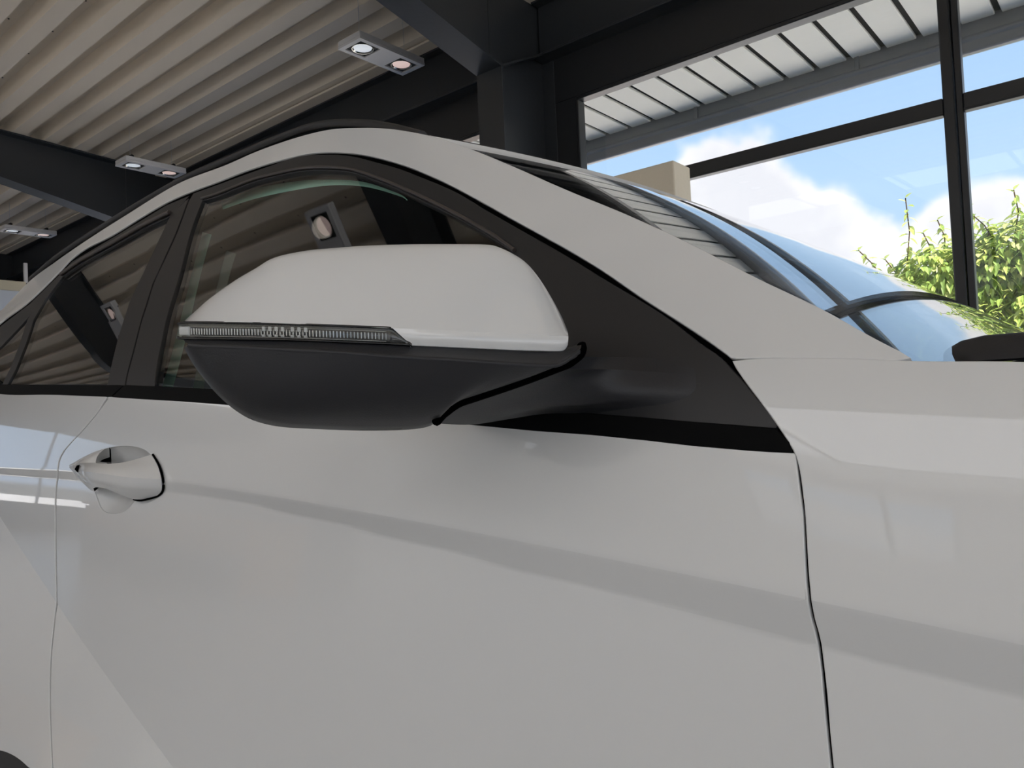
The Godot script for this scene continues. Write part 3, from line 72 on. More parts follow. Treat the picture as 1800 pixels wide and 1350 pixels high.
	"arm_4": PackedVector3Array([Vector3(-0.3694, 0.9987, -0.3669), Vector3(-0.3783, 0.9944, -0.4158), Vector3(-0.3641, 0.9987, -0.4514), Vector3(-0.3372, 0.9987, -0.4727), Vector3(-0.3109, 0.9978, -0.4827), Vector3(-0.2799, 0.9982, -0.4870)]),
	"arm_5": PackedVector3Array([Vector3(-0.3814, 0.9931, -0.3698), Vector3(-0.3933, 0.9903, -0.4188), Vector3(-0.3831, 0.9932, -0.4536), Vector3(-0.3654, 0.9957, -0.4739), Vector3(-0.3247, 0.9950, -0.4842), Vector3(-0.2948, 0.9971, -0.4858)]),
	"joint": PackedVector3Array([Vector3(-0.2966, 1.0418, -0.4271), Vector3(-0.2950, 1.0389, -0.4258), Vector3(-0.2949, 1.0346, -0.4220), Vector3(-0.2963, 1.0294, -0.4126), Vector3(-0.3038, 1.0260, -0.4067), Vector3(-0.3179, 1.0201, -0.3963), Vector3(-0.3327, 1.0145, -0.3848), Vector3(-0.3502, 1.0090, -0.3751), Vector3(-0.3578, 1.0064, -0.3703), Vector3(-0.3689, 1.0000, -0.3671), Vector3(-0.3664, 0.9944, -0.3563)]),
}
const MIRROR_OUT := Vector3(0.6535, 0.0000, 0.7569)
var PUDDLE := PackedVector3Array([Vector3(-0.4203, 0.9910, -0.3335), Vector3(-0.4179, 0.9938, -0.3356), Vector3(-0.3956, 0.9925, -0.3549), Vector3(-0.3974, 0.9900, -0.3533)])
const CAMERA_EYE := Vector3(-0.4676, 1.0035, -0.2847)
var PILLAR_TRIM := [[Vector3(-1.2750, 1.3368, -0.6866), Vector3(-1.2348, 1.2634, -0.6468), Vector3(-1.1870, 1.1776, -0.6006), Vector3(-1.1459, 1.1006, -0.5599), Vector3(-1.1330, 1.0551, -0.5385)], [Vector3(-1.2308, 1.3236, -0.6792), Vector3(-1.1983, 1.2574, -0.6435), Vector3(-1.1516, 1.1734, -0.5983), Vector3(-1.1113, 1.0979, -0.5585), Vector3(-1.0968, 1.0516, -0.5371)]]
var BELT := [[Vector3(-1.1635, 1.2831, -0.6672), Vector3(-1.1379, 1.2293, -0.6382), Vector3(-1.1029, 1.1592, -0.6007), Vector3(-1.0741, 1.0953, -0.5672), Vector3(-1.0535, 1.0444, -0.5446)], [Vector3(-1.1219, 1.2697, -0.6600), Vector3(-1.1041, 1.2242, -0.6355), Vector3(-1.0696, 1.1554, -0.5988), Vector3(-1.0428, 1.0929, -0.5661), Vector3(-1.0229, 1.0414, -0.5437)]]
var ROOF_TRIM := [[Vector3(-1.2307, 1.3863, -0.6980), Vector3(-1.1143, 1.3809, -0.6949), Vector3(-0.9897, 1.3626, -0.6857), Vector3(-0.8915, 1.3406, -0.6751), Vector3(-0.8008, 1.3139, -0.6623), Vector3(-0.7137, 1.2761, -0.6440), Vector3(-0.6900, 1.2620, -0.6370)], [Vector3(-1.2009, 1.3619, -0.6848), Vector3(-1.0952, 1.3576, -0.6824), Vector3(-0.9764, 1.3442, -0.6759), Vector3(-0.8839, 1.3291, -0.6690), Vector3(-0.7960, 1.3058, -0.6580), Vector3(-0.7118, 1.2725, -0.6421), Vector3(-0.6890, 1.2602, -0.6361)]]
var HANDLE_GAPS := [[Vector3(-1.1867, 0.9489, -0.4675), Vector3(-1.1722, 0.9539, -0.4682), Vector3(-1.1461, 0.9581, -0.4686), Vector3(-1.1429, 0.9478, -0.4670)], [Vector3(-1.1543, 0.9717, -0.4707), Vector3(-1.1474, 0.9685, -0.4702), Vector3(-1.1393, 0.9486, -0.4671), Vector3(-1.1441, 0.9486, -0.4671)], [Vector3(-1.1698, 0.9170, -0.4532), Vector3(-1.1384, 0.9168, -0.4492), Vector3(-1.1626, 0.9101, -0.4525)], [Vector3(-1.1995, 0.9419, -0.4406), Vector3(-1.1822, 0.9481, -0.4374), Vector3(-1.1560, 0.9498, -0.4314), Vector3(-1.1691, 0.9382, -0.4338)]]

# ------------------------------------------------------------------ mesh building
class MB:
	var v := PackedVector3Array()
	var n := PackedVector3Array()
	var i := PackedInt32Array()
	var uv := PackedVector2Array()
	var c := PackedColorArray()
	var col := Color.WHITE
	func pt(p: Vector3, nn: Vector3, u := Vector2.ZERO) -> int:
		v.append(p); n.append(nn.normalized()); uv.append(u); c.append(col)
		return v.size() - 1
	func tri(a: int, b: int, d: int):
		var g := (v[b] - v[a]).cross(v[d] - v[a])
		if g.dot(n[a] + n[b] + n[d]) > 0.0:
			i.append_array(PackedInt32Array([a, d, b]))
		else:
			i.append_array(PackedInt32Array([a, b, d]))
	func quad(a: int, b: int, d: int, e: int):
		tri(a, b, d); tri(a, d, e)
	func face(p: Array, nn: Vector3):
		var k := []
		for q in p: k.append(pt(q, nn))
		for j in range(1, k.size() - 1): tri(k[0], k[j], k[j + 1])
	func box(lo: Vector3, hi: Vector3, ch := 0.0, t := Transform3D.IDENTITY):
		# a box with chamfered edges
		var m := (lo + hi) / 2.0
		var h := (hi - lo).abs() / 2.0
		ch = minf(ch, minf(h.x, minf(h.y, h.z)) * 0.6)
		for ax in 3:
			var b := (ax + 1) % 3
			var d := (ax + 2) % 3
			for s in [-1.0, 1.0]:
				var q := []
				for w in [[-1, -1], [1, -1], [1, 1], [-1, 1]]:
					var p := Vector3.ZERO
					p[ax] = s * h[ax]; p[b] = w[0] * (h[b] - ch); p[d] = w[1] * (h[d] - ch)
					q.append(t * (m + p))
				var nn := Vector3.ZERO
				nn[ax] = s
				face(q, t.basis * nn)
				if ch > 0.0:
					for s2 in [-1.0, 1.0]:
						var e := []
						for w in [[0, -1], [0, 1], [1, 1], [1, -1]]:
							var p := Vector3.ZERO
							p[ax] = s * (h[ax] if w[0] == 0 else h[ax] - ch); p[b] = s2 * (h[b] - ch if w[0] == 0 else h[b]); p[d] = w[1] * (h[d] - ch)
							e.append(t * (m + p))
						var n2 := Vector3.ZERO
						n2[ax] = s; n2[b] = s2
						face(e, t.basis * n2)
		if ch > 0.0:
			for sx in [-1.0, 1.0]:
				for sy in [-1.0, 1.0]:
					for sz in [-1.0, 1.0]:
						var s := Vector3(sx, sy, sz)
						face([t * (m + s * (h - Vector3(0, ch, ch))), t * (m + s * (h - Vector3(ch, 0, ch))), t * (m + s * (h - Vector3(ch, ch, 0)))], t.basis * s)
	func sheet(g: Array, facing: Vector3, closed := false):
		# g: rows of points, a smooth surface through them; its front looks along FACING at its middle
		var rows := g.size()
		var cols: int = g[0].size()
		var ns := []
		for r in rows:
			var line := PackedVector3Array()
			for k in cols:
				var k0 := (k - 1 + cols) % cols if closed else maxi(k - 1, 0)
				var k1 := (k + 1) % cols if closed else mini(k + 1, cols - 1)
				var du: Vector3 = g[r][k1] - g[r][k0]
				var dv: Vector3 = g[mini(r + 1, rows - 1)][k] - g[maxi(r - 1, 0)][k]
				var nn := du.cross(dv)
				line.append(nn.normalized() if nn.length_squared() > 1e-16 else Vector3.ZERO)
			ns.append(line)
		var mid: Vector3 = ns[rows / 2][cols / 2]
		var sgn := 1.0 if mid.dot(facing) >= 0.0 else -1.0
		for r in rows:
			for k in cols:
				if ns[r][k] == Vector3.ZERO:
					ns[r][k] = ns[clampi(r + (1 if r == 0 else -1), 0, rows - 1)][clampi(k + (1 if k == 0 else -1), 0, cols - 1)]
		var at := v.size()
		for r in rows:
			for k in cols: pt(g[r][k], ns[r][k] * sgn, Vector2(float(k) / maxi(cols - 1, 1), float(r) / maxi(rows - 1, 1)))
		for r in rows - 1:
			for k in (cols if closed else cols - 1):
				var k2 := (k + 1) % cols
				quad(at + r * cols + k, at + r * cols + k2, at + (r + 1) * cols + k2, at + (r + 1) * cols + k)
	func lathe(prof: Array, seg: int, t: Transform3D):
		# prof: Vector2(radius, height along local y)
		var g := []
		for p in prof:
			var ring := PackedVector3Array()
			for k in seg:
				var a := TAU * k / seg
				ring.append(t * Vector3(cos(a) * p.x, p.y, sin(a) * p.x))
			g.append(ring)
		# normals by profile, hard between segments of the profile
		for r in prof.size() - 1:
			var d: Vector2 = prof[r + 1] - prof[r]
			var nr := Vector2(d.y, -d.x).normalized()
			var at := v.size()
			for q in 2:
				for k in seg:
					var a := TAU * k / seg
					pt(g[r + q][k], t.basis * Vector3(cos(a) * nr.x, nr.y, sin(a) * nr.x))
			for k in seg:
				var k2 := (k + 1) % seg
				quad(at + k, at + k2, at + seg + k2, at + seg + k)
	func tube(path: PackedVector3Array, r: float, seg := 8, sy := 1.0):
		var g := []
		var up := Vector3.UP
		for j in path.size():
			var d := (path[mini(j + 1, path.size() - 1)] - path[maxi(j - 1, 0)]).normalized()
			var s := d.cross(up if absf(d.dot(up)) < 0.95 else Vector3.RIGHT).normalized()
			var w := s.cross(d).normalized()
			var ring := PackedVector3Array()
			for k in seg:
				var a := TAU * k / seg
				ring.append(path[j] + s * cos(a) * r + w * sin(a) * r * sy)
			g.append([ring, path[j]])
		var at := v.size()
		for q in g:
			for k in seg: pt(q[0][k], q[0][k] - q[1])
		for j in g.size() - 1:
			for k in seg:
				var k2 := (k + 1) % seg
				quad(at + j * seg + k, at + j * seg + k2, at + (j + 1) * seg + k2, at + (j + 1) * seg + k)
		var d0 := (path[0] - path[1]).normalized()
		var d1 := (path[-1] - path[-2]).normalized()
		face(Array(g[0][0]), d0); face(Array(g[-1][0]), d1)
	func mesh() -> ArrayMesh:
		var a := []
		a.resize(Mesh.ARRAY_MAX)
		a[Mesh.ARRAY_VERTEX] = v; a[Mesh.ARRAY_NORMAL] = n; a[Mesh.ARRAY_INDEX] = i; a[Mesh.ARRAY_TEX_UV] = uv
		var m := ArrayMesh.new()
		m.add_surface_from_arrays(Mesh.PRIMITIVE_TRIANGLES, a)
		return m

func spline(pts: PackedVector3Array, count: int) -> PackedVector3Array:
	# COUNT points spread evenly along a smooth curve through PTS
	var cv := Curve3D.new()
	cv.bake_interval = 0.002
	var n := pts.size()
	for k in n:
		var t := Vector3.ZERO
		if k > 0 and k < n - 1:
			var a := pts[k] - pts[k - 1]
			var b := pts[k + 1] - pts[k]
			t = (a.normalized() + b.normalized()).normalized() * minf(a.length(), b.length()) * 0.3
		cv.add_point(pts[k], -t, t)
	var out := PackedVector3Array()
	var total := cv.get_baked_length()
	for k in count: out.append(cv.sample_baked(total * k / (count - 1), false))
	return out

func knots(pts: PackedVector3Array, per: int) -> PackedVector3Array:
	# PER steps between each pair of given points, smooth: keeps partner points of neighbouring rails together
	var out := PackedVector3Array()
	var n := pts.size()
	for k in n - 1:
		for j in per:
			out.append(pts[k].cubic_interpolate(pts[k + 1], pts[maxi(k - 1, 0)], pts[mini(k + 2, n - 1)], float(j) / per))
	out.append(pts[n - 1])
	return out

func across(rails: Array, per: int) -> Array:
	# more rows between the rails, smooth across them
	var g := []
	var n := rails.size()
	for r in n - 1:
		for j in per:
			var row := PackedVector3Array()
			for k in rails[0].size():
				row.append(rails[r][k].cubic_interpolate(rails[r + 1][k], rails[maxi(r - 1, 0)][k], rails[mini(r + 2, n - 1)][k], float(j) / per))
			g.append(row)
	g.append(rails[n - 1])
	return g

# ------------------------------------------------------------------ naming
var taken := {}
func numbered(s: String) -> String:
	if not taken.has(s):
		taken[s] = 0
		return s
	taken[s] += 1
	return "%s_%03d" % [s, taken[s]]
func thing(called: String, at: Vector3, label := "", category := "", group := "", kind := "") -> Node3D:
	var o := Node3D.new()
	o.name = numbered(called)
	o.position = at
	add_child(o, true)
	tag(o, label, category, group, kind)
	return o
func tag(o: Node, label: String, category := "", group := "", kind := ""):
	if label: o.set_meta("label", label)
	if category: o.set_meta("category", category)
	if group: o.set_meta("group", group)
	if kind: o.set_meta("kind", kind)
func put(called: String, m, mat: Material, parent: Node = null, label := "") -> MeshInstance3D:
	var o := MeshInstance3D.new()
	o.name = called if parent else numbered(called)
	o.mesh = m.mesh() if m is MB else m
	o.material_override = mat
	if parent:
		parent.add_child(o, true)
		# shapes are given in world places: undo where the parent stands
		if parent.get_parent() == self and parent is Node3D and not (parent is MeshInstance3D):
			o.position = -parent.position
	else:
		add_child(o, true)
	if label: o.set_meta("label", label)
	return o

# ------------------------------------------------------------------ materials
func std(albedo: Color, rough := 0.5, spec := 0.5, metal := 0.0) -> StandardMaterial3D:
	var m := StandardMaterial3D.new()
	m.albedo_color = albedo; m.roughness = rough; m.metallic_specular = spec; m.metallic = metal
	return m
func pane_mat(c: Color, alpha: float) -> StandardMaterial3D:
	var m := std(Color(c.r, c.g, c.b, alpha), 0.0)
	m.transparency = BaseMaterial3D.TRANSPARENCY_ALPHA
	m.cull_mode = BaseMaterial3D.CULL_DISABLED
	return m
func noise_tex(freq: float, size := 512, octaves := 3, seed := 1, normal := false, bump := 4.0) -> NoiseTexture2D:
	var f := FastNoiseLite.new()
	f.seed = seed; f.frequency = freq; f.fractal_octaves = octaves
	f.noise_type = FastNoiseLite.TYPE_SIMPLEX_SMOOTH
	var t := NoiseTexture2D.new()
	t.width = size; t.height = size; t.seamless = true; t.noise = f
	t.as_normal_map = normal; t.bump_strength = bump
	return t
func grained(m: StandardMaterial3D, tex: Texture2D, scale: float, depth: float) -> StandardMaterial3D:
	m.heightmap_enabled = true
	m.heightmap_texture = tex
	m.heightmap_scale = depth
	m.uv1_triplanar = true
	m.uv1_scale = Vector3.ONE * scale
	return m
var M := {}
func make_materials():
	var grain := noise_tex(0.09, 512, 2, 3)
	var coarse := noise_tex(0.02, 512, 4, 8)
	M.paint = std(Color(0.92, 0.92, 0.915), 0.32, 0.5)
	M.paint.clearcoat_enabled = true; M.paint.clearcoat = 1.0; M.paint.clearcoat_roughness = 0.02
	M.plastic = grained(std(Color(0.165, 0.167, 0.182), 0.50, 0.5), grain, 14.0, 0.012)
	M.frame_black = std(Color(0.18, 0.178, 0.182), 0.42, 0.45)
	M.gloss_black = std(Color(0.025, 0.025, 0.028), 0.06, 0.55)
	M.rubber = std(Color(0.028, 0.028, 0.03), 0.75, 0.25)
	M.gap = std(Color(0.012, 0.012, 0.012), 0.9, 0.1)
	M.white_gap = std(Color(0.62, 0.62, 0.61), 0.6, 0.3)
	M.glass_dark = pane_mat(Color(0.03, 0.032, 0.03), 0.85)
	M.glass_side = pane_mat(Color(0.05, 0.075, 0.06), 0.08)
	M.glass_front = pane_mat(Color(0.045, 0.065, 0.06), 0.22)
	M.glass_window = pane_mat(Color(0.75, 0.85, 0.85), 0.04)
	M.lens = pane_mat(Color(0.85, 0.86, 0.84), 0.10)
	M.chrome = std(Color(0.72, 0.72, 0.70), 0.16, 0.5, 1.0)
	M.lamp_grey = std(Color(0.42, 0.42, 0.40), 0.4)
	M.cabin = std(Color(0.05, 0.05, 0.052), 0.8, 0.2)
	M.cabin_glass_tint = std(Color(0.74, 0.97, 0.87), 0.8, 0.2)  # pale trim; its mint colour stands in for light through green glass
	M.signal_grey = std(Color(0.13, 0.13, 0.13), 0.3)
	M.signal_white = std(Color(0.80, 0.81, 0.80), 0.25)
	M.steel = grained(std(Color(0.185, 0.197, 0.212), 0.36, 0.5), coarse, 3.0, 0.03)
	M.frame_steel = std(Color(0.15, 0.155, 0.165), 0.38, 0.5)
	M.deck = std(Color(0.92, 0.875, 0.81), 0.55, 0.35)
	M.deck_tex = coarse
	M.screw = std(Color(0.22, 0.21, 0.20), 0.5)
	M.soffit = std(Color(0.90, 0.895, 0.86), 0.6, 0.3)
	M.soffit_joint = std(Color(0.10, 0.10, 0.10), 0.8, 0.2)
	M.gutter = std(Color(0.46, 0.465, 0.48), 0.34, 0.5, 0.1)
	M.fixture = std(Color(0.80, 0.80, 0.81), 0.45, 0.5)
	M.fixture_black = std(Color(0.02, 0.02, 0.02), 0.6)
	M.render_beige = grained(std(Color(0.93, 0.885, 0.80), 0.9, 0.2), coarse, 1.0, 0.4)
	M.wall_white = std(Color(0.86, 0.85, 0.82), 0.8, 0.25)
	M.wall_dark = std(Color(0.10, 0.10, 0.105), 0.7, 0.3)
	M.floor = std(Color(0.69, 0.69, 0.685), 0.28, 0.45)
	M.paving = grained(std(Color(0.86, 0.855, 0.84), 0.9, 0.2), coarse, 0.6, 0.5)
	M.slab = std(Color(0.40, 0.39, 0.38), 0.9, 0.2)
	M.wood = std(Color(0.78, 0.62, 0.42), 0.45)
	M.red = std(Color(0.75, 0.10, 0.12), 0.5)
	M.paper = std(Color(0.90, 0.93, 0.96), 0.8)
	M.bark = grained(std(Color(0.30, 0.24, 0.17), 0.95, 0.1), coarse, 6.0, 1.5)
	M.leaf = []
	for c in [Color(0.52, 0.62, 0.30), Color(0.61, 0.68, 0.36), Color(0.46, 0.56, 0.28), Color(0.66, 0.69, 0.38), Color(0.34, 0.44, 0.20), Color(0.64, 0.66, 0.42)]:
		var l := std(c, 0.5, 0.4)
		l.cull_mode = BaseMaterial3D.CULL_DISABLED
		l.backlight_enabled = true
		l.backlight = Color(0.72, 0.76, 0.46)
		M.leaf.append(l)
	M.opal_fill = std(Color(0.93, 0.93, 0.92), 0.6, 0.3)  # sheet of the added rooflight, spreads fill light into the hall
	M.opal_fill.backlight_enabled = true
	M.opal_fill.backlight = Color(1.0, 1.0, 1.0)
	M.tyre = std(Color(0.06, 0.06, 0.06), 0.85, 0.2)
	M.alloy = std(Color(0.45, 0.45, 0.46), 0.3, 0.5, 0.9)

# ------------------------------------------------------------------ the car's side as a surface z(x, y)
const CAR_MID := -1.35
const FOLD_P := Vector2(-1.28752, 0.73153)
const FOLD_N := Vector2(-0.34194, -0.93972)
func crease(x: float) -> float:
	x = maxf(x, -1.36)
	return 0.86156 + -0.10640 * x + -0.03778 * x * x
func soft(a: float, w: float) -> float:
	return 0.5 * (a + sqrt(a * a + w * w))
func side_z(x: float, y: float, flare: int) -> float:
	# FLARE -1: without the flare below the diagonal fold, 1: with it everywhere, 0: where it belongs
	var u := y - crease(x)
	var z := -0.462 + (-0.03 if x > -0.6 else -0.010) * (x + 0.6) * (x + 0.6)
	if u > 0.0:
		var ws := 0.03 + 0.06 * smoothstep(-0.30, -0.10, x)
		z -= 0.14 * u + 0.40 * (soft(u - 0.115, ws) - soft(-0.115, ws))
	else:
		var w := 0.013 + 0.016 * smoothstep(-1.0, -0.1, x)
		z -= 0.0085 * minf(1.0, -u / w) * smoothstep(-1.25, -0.6, x) - 0.10 * maxf(0.0, -u - w)
	if flare >= 0 and u < 0.0:
		var d := (Vector2(x, y) - FOLD_P).dot(FOLD_N)
		if d > 0.0: z += 0.28 * d * smoothstep(0.0, 0.06, -u)
	return z

func outline3(poly: PackedVector2Array, off: float) -> Array:
	var out := []
	for p in poly: out.append(Vector3(p.x, p.y, side_z(p.x, p.y, 0) + off))
	return out
func dense(poly: PackedVector2Array, step := 0.008) -> PackedVector2Array:
	var out := PackedVector2Array()
	for k in poly.size():
		var a := poly[k]
		var b := poly[(k + 1) % poly.size()]
		var n := maxi(1, ceili(a.distance_to(b) / step))
		for j in n: out.append(a.lerp(b, float(j) / n))
	return out
func rounded(poly: PackedVector2Array, tight := 0.75) -> PackedVector2Array:
	# a smooth closed outline through the given points; corners sharper than about 50 degrees stay corners
	var out := PackedVector2Array()
	var n := poly.size()
	var corner := []
	for k in n:
		var a := (poly[k] - poly[(k - 1 + n) % n]).normalized()
		var b := (poly[(k + 1) % n] - poly[k]).normalized()
		corner.append(a.dot(b) < tight)
	for k in n:
		var p0 := poly[(k - 1 + n) % n]
		var p1 := poly[k]
		var p2 := poly[(k + 1) % n]
		var p3 := poly[(k + 2) % n]
		var len := p1.distance_to(p2)
		var m1 := Vector2.ZERO
		var m2 := Vector2.ZERO
		if corner[k]: m1 = (p2 - p1)
		else: m1 = ((p1 - p0).normalized() + (p2 - p1).normalized()).normalized() * len
		if corner[(k + 1) % n]: m2 = (p2 - p1)
		else: m2 = ((p2 - p1).normalized() + (p3 - p2).normalized()).normalized() * len
		var steps := maxi(1, ceili(len / 0.008))
		for j in steps:
			var t := float(j) / steps
			var t2 := t * t
			var t3 := t2 * t
			out.append(p1 * (2 * t3 - 3 * t2 + 1) + m1 * (t3 - 2 * t2 + t) + p2 * (-2 * t3 + 3 * t2) + m2 * (t3 - t2))
	return out

func side_normal(x: float, y: float, flare: int) -> Vector3:
	var e := 0.0007
	var gx := (side_z(x + e, y, flare) - side_z(x - e, y, flare)) / (2 * e)
	var gy := (side_z(x, y + e, flare) - side_z(x, y - e, flare)) / (2 * e)
	return Vector3(-gx, -gy, 1).normalized()

func patch(mb: MB, poly: PackedVector2Array, off := 0.0, hem := 0.014, holes := [], flare := 0, mirror := false, xstep := 0.02):
	# a body panel: fills the outline on the side surface with a grid that follows the crease, and turns its edge inwards
	var zero := 0.0
	var pu := PackedVector2Array()
	for p in dense(poly, 0.025): pu.append(Vector2(p.x, p.y - crease(p.x)))
	var lo := pu[0]
	var hi := pu[0]
	for p in pu:
		lo = lo.min(p); hi = hi.max(p)
	var us := [lo.y - 0.001]
	var u := floorf(lo.y / 0.02) * 0.02
	while u <= hi.y + 0.02:
		var marks := [u]
		if u > -0.045 and u < 0.005: marks = [u, u + 0.004, u + 0.008, u + 0.012, u + 0.016]
		elif u > 0.07 and u < 0.17: marks = [u, u + 0.01]
		for q in marks:
			if q > us[-1] + 0.0005: us.append(q)
		u += 0.02
	var hu := []
	for h in holes:
		var q := PackedVector2Array()
		for p in h: q.append(Vector2(p.x, p.y - crease(p.x)))
		hu.append(q)
	var x := floorf(lo.x / xstep) * xstep
	while x < hi.x:
		var strip := PackedVector2Array([Vector2(x, lo.y - 1), Vector2(x + xstep, lo.y - 1), Vector2(x + xstep, hi.y + 1), Vector2(x, hi.y + 1)])
		var cols: Array = Geometry2D.intersect_polygons(pu, strip)
		for h in hu:
			var kept := []
			for c in cols: kept.append_array(Geometry2D.clip_polygons(c, h))
			cols = kept
		for c in cols:
			if Geometry2D.is_polygon_clockwise(c) and false: continue
			var clo: float = c[0].y
			var chi: float = c[0].y
			for p in c:
				clo = minf(clo, p.y); chi = maxf(chi, p.y)
			for k in us.size() - 1:
				if us[k + 1] < clo or us[k] > chi: continue
				var cell := PackedVector2Array([Vector2(x - 0.01, us[k]), Vector2(x + xstep + 0.01, us[k]), Vector2(x + xstep + 0.01, us[k + 1]), Vector2(x - 0.01, us[k + 1])])
				for piece in Geometry2D.intersect_polygons(c, cell):
					var mid := Vector2.ZERO
					for p in piece: mid += p
					mid /= piece.size()
					var ids := []
					for p in piece:
						var q: Vector2 = p.lerp(mid, 0.1)
						var nn := side_normal(q.x, q.y + crease(q.x), flare)
						var y: float = p.y + crease(p.x)
						var w := Vector3(p.x, y, side_z(p.x, y, flare) + off)
						if mirror:
							w.z = 2.0 * CAR_MID - w.z; nn.z = -nn.z
						ids.append(mb.pt(w, nn, Vector2(p.x, y)))
					if piece.size() <= 4:
						for j in range(1, piece.size() - 1): mb.tri(ids[0], ids[j], ids[j + 1])
					else:
						var t := Geometry2D.triangulate_polygon(piece)
						for j in range(0, t.size(), 3): mb.tri(ids[t[j]], ids[t[j + 1]], ids[t[j + 2]])
		x += xstep
	if hem > 0.0:
		var loops := [poly]
		loops.append_array(holes)
		for li in loops.size():
			hem_strip(mb, loops[li], off, hem, flare, li > 0, mirror)

func hem_strip(mb: MB, loop: PackedVector2Array, off: float, hem: float, flare: int, hole: bool, mirror: bool):
	var lp := dense(loop, 0.02)
	var cw := Geometry2D.is_polygon_clockwise(lp)
	var n := lp.size()
	var rings := []
	var r := 0.0011
	for k in n:
		var p := lp[k]
		var a := (p - lp[(k - 1 + n) % n]).normalized()
		var b := (lp[(k + 1) % n] - p).normalized()
		var t := (a + b).normalized() if (a + b).length() > 0.1 else b
		var o := Vector2(t.y, -t.x) * (-1.0 if cw else 1.0)
		if hole: o = -o
		var nn := side_normal(p.x, p.y, flare)
		var w := Vector3(p.x, p.y, side_z(p.x, p.y, flare) + off)
		var o3 := Vector3(o.x, o.y, 0)
		o3 = (o3 - nn * o3.dot(nn)).normalized()
		var ring := [[w, nn], [w + o3 * r * 0.7 - nn * r * 0.3, (nn + o3).normalized()], [w + o3 * r - nn * r, o3], [w + o3 * r - nn * hem, o3]]
		if mirror:
			for q in ring:
				q[0].z = 2.0 * CAR_MID - q[0].z; q[1].z = -q[1].z
		rings.append(ring)
	for k in n:
		var a: Array = rings[k]
		var b: Array = rings[(k + 1) % n]
		for j in 3:
			mb.quad(mb.pt(a[j][0], a[j][1]), mb.pt(b[j][0], b[j][1]), mb.pt(b[j + 1][0], b[j + 1][1]), mb.pt(a[j + 1][0], a[j + 1][1]))

func half_plane(left: bool) -> PackedVector2Array:
	# the part of the side on either side of the diagonal fold in the lower doors
	var d := Vector2(-FOLD_N.y, FOLD_N.x)
	var a := FOLD_P - d * 4.0
	var b := FOLD_P + d * 4.0
	var s := FOLD_N * (4.0 if left else -4.0)
	return PackedVector2Array([a, b, b + s, a + s])
func split_patch(mb: MB, poly: PackedVector2Array, holes := []):
	var low := Geometry2D.intersect_polygons(poly, half_plane(true))
	var rest := Geometry2D.intersect_polygons(poly, half_plane(false))
	for q in low: patch(mb, q, 0.0, 0.0, holes, 1)
	for q in rest: patch(mb, q, 0.0, 0.0, holes, -1)
	hem_strip(mb, poly, 0.0, 0.014, 0, false, false)
	for h in holes: hem_strip(mb, h, 0.0, 0.008, 0, true, false)

func _ready():
	# ---------------- camera, sky, sun, exposure
	var cam := Camera3D.new()
	cam.name = "camera"
	cam.fov = 53.06
	cam.near = 0.02
	cam.far = 400.0
	cam.position = Vector3(0, 1.0, 0)
	cam.rotation_degrees = Vector3(1.92, 40.07, -2.50)
	add_child(cam)
	cam.current = true
	var env := Environment.new()
	env.background_mode = Environment.BG_SKY
	env.sky = Sky.new()
	var pan := PanoramaSkyMaterial.new()
	pan.panorama = sky_picture()
	pan.energy_multiplier = 1.2
	env.sky.sky_material = pan
	env.tonemap_mode = Environment.TONE_MAPPER_LINEAR
	env.tonemap_exposure = 1.0
	env.sdfgi_enabled = true
	env.ssao_enabled = true
	env.ssil_enabled = true
	var we := WorldEnvironment.new()
	we.name = "world_environment"
	we.environment = env
	add_child(we)
	var sun := DirectionalLight3D.new()
	sun.name = "sun"
	sun.light_color = Color(1.0, 0.965, 0.915)
	sun.light_energy = 4.9
	sun.light_angular_distance = 0.6
	sun.shadow_enabled = true
	add_child(sun)
	sun.look_at_from_position(Vector3(1.0, 1.0, 0.42), Vector3.ZERO)
	make_materials()
	build_hall()
	build_facade()
	build_outside()
	build_fittings()
	build_showroom_things()
	build_car()

